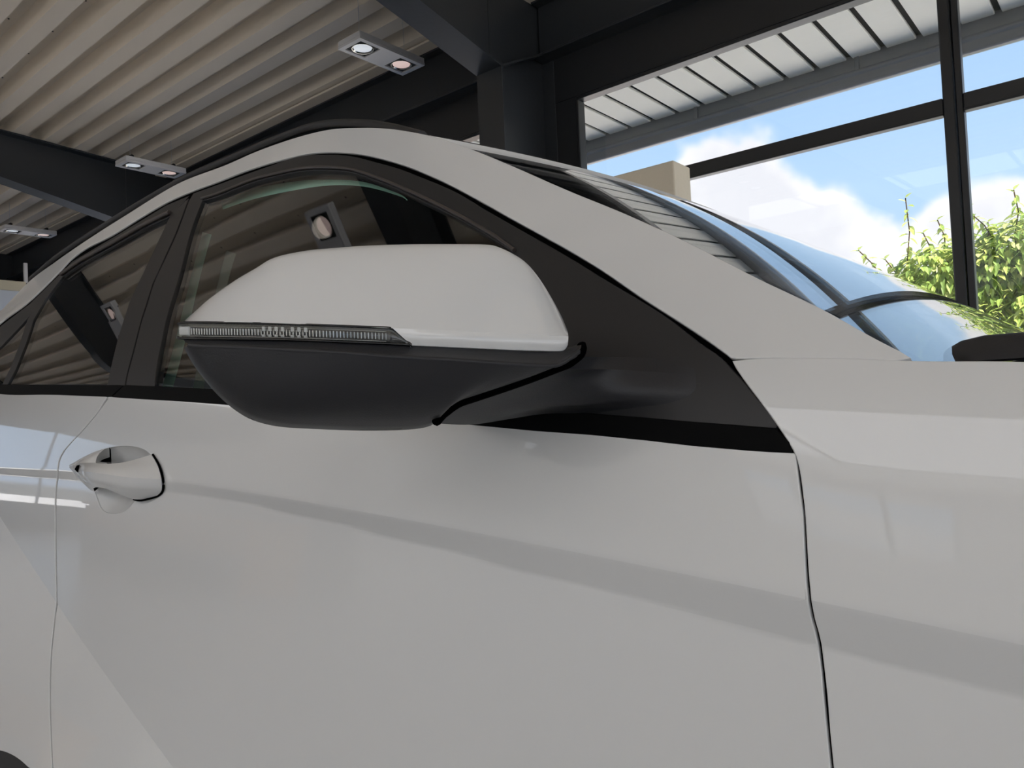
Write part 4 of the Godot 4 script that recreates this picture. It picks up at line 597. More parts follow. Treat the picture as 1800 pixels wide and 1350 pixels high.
func sky_picture() -> ImageTexture:
	var w := 2048
	var h := 1024
	var f := FastNoiseLite.new()
	f.seed = 11; f.frequency = 2.2; f.fractal_octaves = 5; f.noise_type = FastNoiseLite.TYPE_SIMPLEX_SMOOTH
	var g := FastNoiseLite.new()
	g.seed = 5; g.frequency = 9.0; g.fractal_octaves = 4
	# heaps of cumulus: bearing from straight ahead of the facade, height, half width, half height (degrees)
	var heaps := [[-24.0, 15.3, 4.2, 4.4], [-20.0, 12.0, 4.4, 3.4], [-15.6, 9.3, 3.4, 2.5], [-8.5, 11.0, 3.4, 2.5], [-2.5, 11.4, 4.0, 2.6], [-31.0, 7.0, 5.0, 3.0]]
	var rng := RandomNumberGenerator.new()
	rng.seed = 77
	for k in 34:
		var b := rng.randf_range(14.0, 316.0)
		heaps.append([b if b < 180.0 else b - 360.0, rng.randf_range(5.0, 20.0), rng.randf_range(5.0, 11.0), rng.randf_range(2.0, 4.5)])
	var data := PackedByteArray()
	data.resize(w * h * 3)
	for y in h:
		var el := 90.0 - (y + 0.5) / h * 180.0
		var row := []
		if el > -2.0:
			for q in heaps:
				if absf(el - q[1]) < q[3] * 2.6: row.append(q)
		var blue := Color(0.72, 0.845, 0.965).lerp(Color(0.36, 0.58, 0.90), clampf((el - 14.0) / 45.0, 0.0, 1.0))
		blue = blue.lerp(Color(0.74, 0.84, 0.97), clampf((13.0 - el) / 13.0, 0.0, 1.0))
		var ce := cos(deg_to_rad(el))
		var se := sin(deg_to_rad(el))
		for x in w:
			var c := blue
			if el > -2.0:
				var az := (x + 0.5) / w * 360.0
				if az > 180.0: az -= 360.0
				var d := 0.0
				for q in row:
					var da := absf(az - q[0])
					if da > 180.0: da = 360.0 - da
					var ex: float = (da * ce) / q[2]
					if ex < 2.6:
						var ey: float = (el - q[1]) / q[3]
						d += exp(-(ex * ex + ey * ey * (1.0 if ey > 0.0 else 0.35)))
				if d > 0.03:
					var a := deg_to_rad(az)
					var p := Vector3(sin(a) * ce, se, -cos(a) * ce)
					d += f.get_noise_3dv(p * 3.0) * 0.45 + g.get_noise_3dv(p * 3.0) * 0.16
					var al := smoothstep(0.42, 0.72, d)
					var shade := smoothstep(0.55, 1.3, d + f.get_noise_3dv(p * 4.0 + Vector3(0, 0.08, 0)) * 0.6)
					c = c.lerp(Color(0.975, 0.975, 0.98).lerp(Color(0.885, 0.895, 0.93), shade * 0.8), al)
			else:
				c = Color(0.50, 0.50, 0.49)
			var at := (y * w + x) * 3
			data[at] = int(clampf(c.r, 0, 1) * 255.0); data[at + 1] = int(clampf(c.g, 0, 1) * 255.0); data[at + 2] = int(clampf(c.b, 0, 1) * 255.0)
	return ImageTexture.create_from_image(Image.create_from_data(w, h, false, Image.FORMAT_RGB8, data))

# ------------------------------------------------------------------ the hall
const DECK_SLOPE := 0.06
const FRAME_X := [-14.59, -8.98, -3.371, 2.24, 7.85]
const X0 := -17.0
const X1 := 9.6
const Z0 := -4.6
const Z1 := 9.6
const LIGHT_Z0 := 4.1
const LIGHT_Z1 := 8.7
func deck_y(z: float) -> float:
	return 3.975 + DECK_SLOPE * (z + 4.5)

func build_hall():
	var fl := thing("floor", Vector3.ZERO, "", "", "", "structure")
	for a in 27:
		for b in 15:
			var mb := MB.new()
			mb.box(Vector3(X0 + a * 1.0 + 0.004, -0.03, Z0 + b * 0.95 + 0.004), Vector3(X0 + a * 1.0 + 0.996, 0.0, Z0 + b * 0.95 + 0.946), 0.002)
			rest_tiles.append(mb)
	var joined := MB.new()
	for mb in rest_tiles:
		var at := joined.v.size()
		joined.v.append_array(mb.v); joined.n.append_array(mb.n); joined.uv.append_array(mb.uv)
		for q in mb.i: joined.i.append(q + at)
	var rest := put("floor_tiles", joined, M.floor, fl)
	rest.set_meta("kind", "stuff")
	var base := MB.new()
	base.box(Vector3(X0, -0.3, Z0), Vector3(X1 + 0.4, -0.031, Z1 + 0.1))
	put("screed", base, M.slab, fl)

	# roof: trapezoidal steel sheets, three ribs each, over a slab
	var ce := thing("ceiling", Vector3(-4, 4.0, 2.5), "", "", "", "structure")
	var pitch := 0.293
	var first := -3.75 - pitch * 2.0
	var k := 0
	while first + k * pitch < Z1:
		var mb := MB.new()
		for j in 3:
			var r := first + (k + j) * pitch
			var pr := [[0.0, 0.0], [0.125, 0.0], [0.152, 0.12], [0.268, 0.12], [0.293, 0.0]]
			for q in 4:
				var za: float = r + pr[q][0]
				var zb: float = r + pr[q + 1][0]
				var ya: float = deck_y(za) + pr[q][1]
				var yb: float = deck_y(zb) + pr[q + 1][1]
				var nn := Vector3(0, -(zb - za), (yb - ya)).normalized()
				# a small rib crease along the middle of the lower flange
				mb.face([Vector3(X0, ya, za), Vector3(X1, ya, za), Vector3(X1, yb, zb), Vector3(X0, yb, zb)], nn)
		var zc := first + (k + 1.5) * pitch
		if zc < LIGHT_Z0 or zc > LIGHT_Z1: put("deck_sheet", mb, M.deck, ce)
		k += 3
	var edge := MB.new()
	edge.box(Vector3(X0, 3.958, -4.60), Vector3(X1, 3.978, -4.262), 0.003)
	put("edge_flashing", edge, M.deck, ce)
	# roof slab; the long unseen rooflight in it is added to brighten the hall
	var tilt := Transform3D(Basis(Vector3.RIGHT, -atan(DECK_SLOPE)), Vector3(0, deck_y(2.0) + 0.17, 2.0))
	for q in [[-8.05, LIGHT_Z0 - 2.0 - 0.3], [LIGHT_Z1 - 2.0 + 0.3, 9.2]]:
		var slope := MB.new()
		slope.box(Vector3(X0 - 0.3, 0.0, q[0]), Vector3(X1 + 0.6, 0.28, q[1]), 0.01, tilt)
		put("roof_slab", slope, M.slab, ce)
	var rl := thing("window_5", Vector3(-4, 4.5, 6.6), "", "", "", "structure")  # added rooflight behind the camera, there for fill light
	var sash := MB.new()
	for z in [LIGHT_Z0 - 2.3, LIGHT_Z1 - 1.82]: sash.box(Vector3(X0, -0.15, z), Vector3(X1, 0.40, z + 0.12), 0.01, tilt)
	var bx := X0
	while bx < X1:
		sash.box(Vector3(bx - 0.03, 0.30, LIGHT_Z0 - 2.2), Vector3(bx + 0.03, 0.38, LIGHT_Z1 - 1.8), 0.005, tilt)
		bx += 1.9
	put("frame", sash, M.wall_white, rl)
	var rg := MB.new()
	rg.face([tilt * Vector3(X0, 0.35, LIGHT_Z0 - 2.2), tilt * Vector3(X1, 0.35, LIGHT_Z0 - 2.2), tilt * Vector3(X1, 0.35, LIGHT_Z1 - 1.8), tilt * Vector3(X0, 0.35, LIGHT_Z1 - 1.8)], Vector3.DOWN)
	put("opal_fill_pane", rg, M.opal_fill, rl)
	# fixing screws in the recesses of the sheets
	var sm := MB.new()
	sm.lathe([Vector2(0.0, -0.006), Vector2(0.006, -0.006), Vector2(0.008, 0.0)], 6, Transform3D.IDENTITY)
	var mm := MultiMesh.new()
	mm.transform_format = MultiMesh.TRANSFORM_3D
	mm.mesh = sm.mesh()
	var spots := []
	var rng := RandomNumberGenerator.new()
	rng.seed = 4
	for rib in 14:
		for c in 20:
			var z := first + (rib + 1) * pitch + 0.205
			spots.append(Transform3D(Basis(), Vector3(-13.5 + c * 0.62 + rng.randf_range(-0.08, 0.08), deck_y(z) + 0.12, z)))
	mm.instance_count = spots.size()
	for j in spots.size(): mm.set_instance_transform(j, spots[j])
	var mi := MultiMeshInstance3D.new()
	mi.name = "deck_screws"
	mi.multimesh = mm
	mi.material_override = M.screw
	mi.position = -ce.position
	mi.set_meta("kind", "stuff")
	ce.add_child(mi)

	# steel portal frames: column by the facade, haunched rafter
	for j in FRAME_X.size():
		portal(FRAME_X[j], ["steel portal frame at the far dark end of the hall", "dark steel portal frame whose rafter crosses the ceiling beyond the car roof", "dark steel portal frame with the column beside the big window", "dark steel portal frame over the bonnet end of the car", "dark steel portal frame nearest the glazed end wall"][j])
	# eaves beams between the frames
	for j in FRAME_X.size() - 1:
		var a: float = FRAME_X[j] + 0.02
		var b: float = FRAME_X[j + 1] - 0.02
		var o := thing("eaves_beam", Vector3((a + b) / 2, 3.55, -4.47), ["dark eaves beam in the farthest bay of the facade", "dark eaves beam behind the car roof, left of the column", "dark eaves beam above the big window, right of the column", "dark eaves beam over the glazing past the bonnet"][j], "beam", "", "structure")
		var wb := MB.new()
		wb.box(Vector3(a, 3.553, -4.476), Vector3(b, 3.965, -4.464), 0.002)
		put("web", wb, M.steel, o)
		var fb := MB.new()
		fb.box(Vector3(a, 3.535, -4.575), Vector3(b, 3.552, -4.365), 0.003)
		put("bottom_flange", fb, M.steel, o)
		var tb := MB.new()
		tb.box(Vector3(a, 3.945, -4.56), Vector3(b, 3.96, -4.38), 0.003)
		put("top_flange", tb, M.steel, o)
	# outer walls
	var wl := thing("wall_left", Vector3(X0, 0, 2.5), "", "", "", "structure")
	var m1 := MB.new()
	m1.box(Vector3(X0 - 0.25, 0, Z0 - 0.2), Vector3(X0, 5.2, 2.2), 0.01)
	m1.box(Vector3(X0 - 0.25, 0, 2.2), Vector3(X0, 0.55, 6.2), 0.01)
	m1.box(Vector3(X0 - 0.25, 2.6, 2.2), Vector3(X0, 5.2, 6.2), 0.01)
	m1.box(Vector3(X0 - 0.25, 0, 6.2), Vector3(X0, 5.2, Z1 + 0.2), 0.01)
	put("panel", m1, M.wall_dark, wl)
	for z in [2.2, 4.2, 6.15]: bar("mullion", Vector3(X0 - 0.12, 0.55, z), Vector3(X0 - 0.05, 2.6, z + 0.05), M.frame_steel, wl)
	var wg := MB.new()
	wg.face([Vector3(X0 - 0.1, 0.55, 2.2), Vector3(X0 - 0.1, 0.55, 6.2), Vector3(X0 - 0.1, 2.6, 6.2), Vector3(X0 - 0.1, 2.6, 2.2)], Vector3.RIGHT)
	put("pane", wg, M.glass_window, wl)
	var wf := thing("wall_front", Vector3(-4, 3.5, -4.7), "", "", "", "structure")
	var m2 := MB.new()
	m2.box(Vector3(X0, 3.52, -4.78), Vector3(X1 + 0.4, 4.1, -4.60), 0.004)
	put("fascia_wall", m2, M.wall_dark, wf)
	glazed_wall_back()
	glazed_wall_right()
var rest_tiles := []

func portal(x: float, label: String):
	var o := thing("portal_frame", Vector3(x, 0, -4.2), label, "steel frame", "", "structure")
	var h := 0.114
	var c := MB.new()
	c.box(Vector3(x - h, 0, -3.925), Vector3(x + h, 3.335, -3.908), 0.002)
	put("inner_flange", c, M.steel, o)
	var d := MB.new()
	d.box(Vector3(x - h, 0, -4.518), Vector3(x + h, 3.97, -4.50), 0.002)
	put("outer_flange", d, M.steel, o)
	var w := MB.new()
	w.box(Vector3(x - 0.006, 0, -4.50), Vector3(x + 0.006, 3.97, -3.92), 0.0)
	put("web", w, M.steel, o)
	# haunch plate across the column head
	var sp := MB.new()
	var st := Transform3D(Basis(Vector3.RIGHT, atan2(0.29, 0.59)), Vector3(x, 3.318, -3.915))
	sp.box(Vector3(-h, -0.008, -0.655), Vector3(h, 0.004, 0.0), 0.001, st)
	put("stiffener", sp, M.steel, o)
	var b := MB.new()
	b.box(Vector3(x - 0.16, 0, -4.56), Vector3(x + 0.16, 0.03, -3.86), 0.004)
	put("base_plate", b, M.steel, o)
	# rafter: bottom flange rises through the haunch, then follows the roof
	var low := []
	for q in [[-3.915, 3.325], [-3.3, 3.462], [-2.6, 3.612], [-1.9, 3.752], [2.0, 3.985], [9.5, 4.435]]: low.append(Vector2(q[0], q[1]))
	var fl := MB.new()
	var wb := MB.new()
	for k in low.size() - 1:
		var p: Vector2 = low[k]
		var q: Vector2 = low[k + 1]
		var n := Vector3(0, q.x - p.x, -(q.y - p.y)).normalized()
		for s in [[1.0, 0.0], [-1.0, -0.017]]:
			fl.face([Vector3(x - h, p.y + s[1], p.x), Vector3(x + h, p.y + s[1], p.x), Vector3(x + h, q.y + s[1], q.x), Vector3(x - h, q.y + s[1], q.x)], n * s[0])
		for s in [-1.0, 1.0]:
			fl.face([Vector3(x + s * h, p.y, p.x), Vector3(x + s * h, p.y - 0.017, p.x), Vector3(x + s * h, q.y - 0.017, q.x), Vector3(x + s * h, q.y, q.x)], Vector3(s, 0, 0))
			wb.face([Vector3(x + s * 0.006, p.y, p.x), Vector3(x + s * 0.006, q.y, q.x), Vector3(x + s * 0.006, deck_y(q.x) - 0.01, q.x), Vector3(x + s * 0.006, deck_y(p.x) - 0.01, p.x)], Vector3(s, 0, 0))
	wb.face([Vector3(x, 3.325, -3.92), Vector3(x, deck_y(-3.92), -3.92), Vector3(x, deck_y(-4.5), -4.5), Vector3(x, 3.325, -4.5)], Vector3(1, 0, 0))
	put("rafter_flange", fl, M.steel, o)
	put("rafter_web", wb, M.steel, o)
	var tf := MB.new()
	var tt := Transform3D(Basis(Vector3.RIGHT, -atan(DECK_SLOPE)), Vector3(x, deck_y(-4.0) - 0.014, -4.0))
	tf.box(Vector3(-h, -0.008, -0.5), Vector3(h, 0.008, 13.5), 0.001, tt)
	put("top_flange", tf, M.steel, o)

func bar(called: String, lo: Vector3, hi: Vector3, mat: Material, o: Node, ch := 0.003):
	var mb := MB.new()
	mb.box(lo, hi, ch)
	put(called, mb, mat, o)

func build_facade():
	# glazing between the columns: bays of [left jamb, mullions ..., right jamb]
	var bays := [[-14.3, -12.5, -10.9, -9.28], [-8.68, -7.0, -5.3, -3.69], [-3.055, -0.755, 1.93], [2.55, 5.0, 7.54]]
	var n := 0
	for bay in bays:
		n += 1
		var x0: float = bay[0]
		var x1: float = bay[-1]
		var o := thing("window_%d" % n, Vector3((x0 + x1) / 2, 0.1, -4.55), "", "", "", "structure")
		var fr := -4.5
		bar("head", Vector3(x0 - 0.30, 3.215, -4.60), Vector3(x1 + 0.30, 3.54, fr - 0.002), M.frame_steel, o)
		bar("head_bead", Vector3(x0 - 0.02, 3.188, -4.58), Vector3(x1 + 0.02, 3.214, fr + 0.006), M.frame_steel, o, 0.006)
		for s in [[x0 - 0.21, x0 - 0.02], [x1 + 0.02, x1 + 0.21]]:
			bar("jamb", Vector3(s[0], 0.0, -4.60), Vector3(s[1], 3.214, fr - 0.004), M.frame_steel, o)
		for s in [[x0 - 0.019, x0], [x1, x1 + 0.019]]:
			bar("jamb_bead", Vector3(s[0], 0.0, -4.58), Vector3(s[1], 3.187, fr + 0.004), M.frame_steel, o, 0.005)
		bar("sill", Vector3(x0, 0.0, -4.60), Vector3(x1, 0.12, fr), M.frame_steel, o)
		for k in range(1, bay.size() - 1):
			var x: float = bay[k]
			bar("mullion", Vector3(x - 0.027, 0.0, -4.58), Vector3(x + 0.027, 3.19, fr), M.frame_steel, o, 0.006)
			bar("mullion_cover", Vector3(x + 0.030, 0.0, -4.58), Vector3(x + 0.064, 3.19, fr - 0.012), M.frame_steel, o, 0.005)
		for k in bay.size() - 1:
			var a: float = bay[k] + (0.065 if k > 0 else 0.0)
			var b: float = bay[k + 1] - (0.028 if k < bay.size() - 2 else 0.0)
			bar("transom", Vector3(a, 2.436, -4.56), Vector3(b, 2.52, fr - 0.003), M.frame_steel, o, 0.004)
			bar("transom_bead", Vector3(a, 2.428, -4.55), Vector3(b, 2.44, fr + 0.004), M.frame_steel, o, 0.003)
			for q in [[0.12, 2.43], [2.52, 3.19]]:
				var g := MB.new()
				g.face([Vector3(a, q[0], -4.53), Vector3(b, q[0], -4.53), Vector3(b, q[1], -4.53), Vector3(a, q[1], -4.53)], Vector3(0, 0, 1))
				put("pane", g, M.glass_window, o)

func glazed_wall_back():
	# the wall behind the camera: white, with a high window, and glazed towards the corner
	var o := thing("wall_back", Vector3(-4, 0, Z1), "", "", "", "structure")
	bar("panel", Vector3(X0, 0.0, Z1), Vector3(-3.2, 5.1, Z1 + 0.2), M.wall_white, o)
	bar("panel", Vector3(-3.2, 0.0, Z1), Vector3(-0.9, 3.1, Z1 + 0.2), M.wall_white, o)
	bar("panel", Vector3(-3.2, 4.55, Z1), Vector3(-0.9, 5.1, Z1 + 0.2), M.wall_white, o)
	bar("panel", Vector3(-0.9, 0.0, Z1), Vector3(2.5, 5.1, Z1 + 0.2), M.wall_white, o)
	for x in [-3.17, -2.5, -1.6, -0.93]: bar("mullion", Vector3(x - 0.03, 3.1, Z1 + 0.02), Vector3(x + 0.03, 4.55, Z1 + 0.1), M.frame_steel, o)
	bar("upstand", Vector3(2.5, 3.75, Z1), Vector3(X1 + 0.4, 5.1, Z1 + 0.2), M.wall_dark, o)
	bar("sill", Vector3(2.5, 0.0, Z1), Vector3(X1 + 0.4, 0.12, Z1 + 0.2), M.frame_steel, o)
	bar("transom", Vector3(2.5, 2.84, Z1 + 0.02), Vector3(X1, 2.92, Z1 + 0.1), M.frame_steel, o)
	var panes := [[-3.17, -0.93, 3.1, 4.55]]
	for k in 3:
		var x := 2.53 + k * 2.35
		bar("mullion", Vector3(x - 0.03, 0.12, Z1), Vector3(x + 0.03, 3.75, Z1 + 0.1), M.frame_steel, o)
		panes.append([x, x + 2.35, 0.12, 3.75])
	for q in panes:
		var g := MB.new()
		g.face([Vector3(q[0], q[2], Z1 + 0.06), Vector3(q[1], q[2], Z1 + 0.06), Vector3(q[1], q[3], Z1 + 0.06), Vector3(q[0], q[3], Z1 + 0.06)], Vector3(0, 0, -1))
		put("pane", g, M.glass_window, o)
func glazed_wall_right():
	var o := thing("wall_right", Vector3(X1, 0, 2.5), "", "", "", "structure")
	bar("upstand", Vector3(X1, 3.55, Z0), Vector3(X1 + 0.2, 5.1, Z1 + 0.2), M.wall_dark, o)
	bar("sill", Vector3(X1, 0.0, Z0), Vector3(X1 + 0.2, 0.12, Z1 + 0.2), M.frame_steel, o)
	bar("transom", Vector3(X1 + 0.02, 2.44, Z0), Vector3(X1 + 0.1, 2.52, Z1), M.frame_steel, o)
	var z := Z0
	while z < Z1:
		bar("mullion", Vector3(X1, 0.12, z - 0.03), Vector3(X1 + 0.1, 3.55, z + 0.03), M.frame_steel, o)
		var g := MB.new()
		g.face([Vector3(X1 + 0.06, 0.12, z), Vector3(X1 + 0.06, 0.12, minf(z + 2.3, Z1)), Vector3(X1 + 0.06, 3.55, minf(z + 2.3, Z1)), Vector3(X1 + 0.06, 3.55, z)], Vector3(-1, 0, 0))
		put("pane", g, M.glass_window, o)
		z += 2.3

# ------------------------------------------------------------------ outside
func build_outside():
	var gr := MB.new()
	gr.box(Vector3(-90, -0.4, -90), Vector3(90, -0.31, 90))
	var ground := put("ground", gr, M.paving)
	ground.set_meta("kind", "structure")
	var apron := MB.new()
	apron.box(Vector3(-30, -0.309, -30), Vector3(30, -0.05, Z0 - 0.01), 0.01)
	var ap := put("pavement", apron, M.paving)
	ap.set_meta("kind", "structure")
	var apron2 := MB.new()
	apron2.box(Vector3(-30, -0.309, Z1 + 0.21), Vector3(30, -0.05, 40), 0.01)
	put("pavement", apron2, M.paving).set_meta("kind", "structure")
	# soffit of the roof overhang: metal panels with open joints
	var so := thing("soffit", Vector3(-2, 3.5, -5.3), "", "", "", "structure")
	bar("backing", Vector3(-10.0, 3.53, -6.04), Vector3(7.0, 3.56, -4.62), M.soffit_joint, so, 0.0)
	var x := -9.95
	while x < 6.5:
		bar("soffit_panel", Vector3(x + 0.020, 3.5, -6.03), Vector3(x + 0.2175, 3.528, -4.62), M.soffit, so, 0.006)
		x += 0.2375
	var gu := thing("gutter", Vector3(-2, 3.4, -6.06), "long grey eaves gutter along the edge of the soffit outside the windows", "gutter")
	var gp := MB.new()
	var sec := [Vector2(-6.02, 3.515), Vector2(-6.022, 3.415), Vector2(-6.018, 3.408), Vector2(-6.006, 3.402), Vector2(-5.998, 3.392), Vector2(-6.002, 3.380), Vector2(-6.016, 3.372), Vector2(-6.028, 3.366), Vector2(-6.034, 3.318), Vector2(-6.050, 3.303), Vector2(-6.075, 3.30), Vector2(-6.12, 3.31), Vector2(-6.14, 3.36), Vector2(-6.14, 3.515)]
	var g := []
	for p in sec: g.append(PackedVector3Array([Vector3(-10, p.y, p.x), Vector3(-3, p.y, p.x), Vector3(7, p.y, p.x)]))
	gp.sheet(g, Vector3(0, -0.3, 1))
	put("trough", gp, M.gutter, gu)
	for k in 12:
		bar("bracket", Vector3(-9.4 + k * 1.3, 3.385, -6.02), Vector3(-9.37 + k * 1.3, 3.51, -6.005), M.gutter, gu, 0.002)
	bar("roof_edge", Vector3(-10, 3.52, -6.2), Vector3(7, 3.72, -6.15), M.gutter, gu)
	bar("end_cap", Vector3(-10.02, 3.30, -6.14), Vector3(-10.0, 3.515, -6.02), M.gutter, gu, 0.0)
	var nw := thing("neighbour_house", Vector3(-12, -0.3, -11), "low pinkish building glimpsed between the car roof and the column", "building")
	bar("wall", Vector3(-17.0, -0.3, -14.0), Vector3(-9.5, 5.8, -11.2), std(Color(0.76, 0.66, 0.60), 0.9, 0.2), nw, 0.02)
	bar("parapet_cap", Vector3(-17.05, 5.8, -14.05), Vector3(-9.45, 5.9, -11.15), M.wall_white, nw, 0.01)
	tree()

func leaf_mesh(bend: float, wide: float) -> ArrayMesh:
	# a pointed leaf, folded along its rib and drooping at the tip, about 0.1 m
	var mb := MB.new()
	var rib := []
	for k in 5:
		var t := k / 4.0
		rib.append(Vector3(0, -bend * t * t, 0.115 * t))
	for s in [-1.0, 1.0]:
		for k in 4:
			var w0: float = wide * sin(PI * pow(k / 4.0, 0.75))
			var w1: float = wide * sin(PI * pow((k + 1) / 4.0, 0.75))
			var a: Vector3 = rib[k] + Vector3(s * w0, w0 * 0.35, 0)
			var b: Vector3 = rib[k + 1] + Vector3(s * w1, w1 * 0.35, 0)
			var n := Vector3(-s * 0.35, 1, 0.3)
			mb.face([rib[k], rib[k + 1], b, a], n)
	return mb.mesh()

func tree():
	var rng := RandomNumberGenerator.new()
	rng.seed = 21
	var o := thing("tree", Vector3(-1.2, -0.3, -12.0), "sunlit yellow-green leafy tree outside the window, parted by the dark mullion", "tree")
	var wood := MB.new()
	wood.tube(PackedVector3Array([Vector3(-1.2, -0.3, -12.1), Vector3(-1.25, 0.5, -12.05), Vector3(-1.15, 1.2, -12.1)]), 0.11, 10)
	put("trunk", wood, M.bark, o)
	# crown: heaps (centre, radius), then sprigs that stand out of it
	var heaps := [[-2.75, 2.25, 0.55], [-2.25, 2.55, 0.60], [-1.7, 2.55, 0.60], [-1.2, 2.75, 0.62], [-0.65, 2.75, 0.65], [-0.1, 2.9, 0.7], [0.5, 2.8, 0.7], [1.1, 2.6, 0.7], [-2.5, 1.75, 0.65], [-1.8, 1.8, 0.7], [-1.1, 1.9, 0.7], [-0.4, 1.9, 0.8], [0.4, 1.9, 0.8], [1.2, 1.8, 0.7], [-2.0, 1.2, 0.6], [-1.0, 1.2, 0.7], [0.2, 1.2, 0.7]]
	var sprigs := [[-2.62, 2.75, -2.58, 3.72], [-2.95, 2.6, -3.28, 3.12], [-2.2, 2.9, -2.28, 3.42], [-1.95, 2.9, -1.88, 3.36], [-2.8, 2.5, -3.0, 2.98], [-1.55, 2.9, -1.86, 3.42], [-1.35, 3.0, -1.32, 3.58], [-1.1, 3.1, -0.98, 3.62], [-0.6, 3.2, -0.5, 3.7], [-0.1, 3.3, 0.0, 3.8], [0.5, 3.2, 0.6, 3.7], [-2.4, 2.85, -2.45, 3.25], [-1.7, 2.9, -1.62, 3.2]]
	var spots := []
	var tips := []
	for k in sprigs.size():
		var q: Array = sprigs[k]
		var z0 := rng.randf_range(-12.3, -11.8)
		var a := Vector3(q[0], q[1], z0)
		var b := Vector3(q[2], q[3], z0 + rng.randf_range(-0.1, 0.15))
		var tw := MB.new()
		var mid := (a + b) / 2 + Vector3(0.05, 0, 0.03)
		tw.tube(PackedVector3Array([Vector3(lerpf(-1.2, a.x, 0.5), 1.3, -12.1), a, mid, b]), 0.008, 6)
		put("branch", tw, M.bark, o)
		for j in 17:
			var t := (j + 1) / 17.0
			var p := a.lerp(b, t) + Vector3(0.05, 0, 0.03) * 4.0 * t * (1 - t)
			var yaw := j * 2.4 + rng.randf() * 0.6
			tips.append([p, yaw, rng.randf_range(-0.1, 0.7) if t < 0.9 else -0.6, lerpf(1.15, 0.7, t) * rng.randf_range(1.25, 1.65)])
	for q in heaps:
		for j in 1100:
			var d := Vector3(rng.randfn(), rng.randfn(), rng.randfn()).normalized()
			var r: float = q[2] * pow(rng.randf(), 0.22)
			var p := Vector3(q[0], q[1], -12.15) + d * Vector3(r, r * 0.9, r * 1.1)
			spots.append([p, atan2(d.x, d.z) + rng.randfn() * 0.7, rng.randf_range(0.1, 1.0) - d.y * 0.5, rng.randf_range(1.0, 1.75)])
	var meshes := [leaf_mesh(0.035, 0.026), leaf_mesh(0.055, 0.022), leaf_mesh(0.015, 0.029)]
	# the leaves of the sprigs and the nearest ones of the crown are parts; the rest of the foliage is one mass
	spots.sort_custom(func(a, b): return a[0].z + a[0].y * 0.25 > b[0].z + b[0].y * 0.25)
	var front := tips.slice(0, 210)
	front.append_array(spots.slice(0, 88))
	var rest := spots.slice(88)
	rest.append_array(tips.slice(210))
	for q in front:
		var mi := put("leaf", meshes[rng.randi() % 3], M.leaf[rng.randi() % 6], o)
		mi.transform = Transform3D(Basis(Vector3.UP, q[1]) * Basis(Vector3.RIGHT, q[2]) * Basis().scaled(Vector3.ONE * q[3]), q[0] - o.position)
	for c in 6:
		var mine := []
		for k in rest.size():
			if k % 6 == c: mine.append(rest[k])
		var mm := MultiMesh.new()
		mm.transform_format = MultiMesh.TRANSFORM_3D
		mm.mesh = meshes[c % 3]
		mm.instance_count = mine.size()
		for k in mine.size():
			var q: Array = mine[k]
			mm.set_instance_transform(k, Transform3D(Basis(Vector3.UP, q[1]) * Basis(Vector3.RIGHT, q[2]) * Basis().scaled(Vector3.ONE * q[3]), q[0]))
		var mi := MultiMeshInstance3D.new()
		mi.name = "foliage"
		mi.multimesh = mm
		mi.material_override = M.leaf[c]
		mi.set_meta("kind", "stuff")
		mi.position = -o.position
		o.add_child(mi, true)

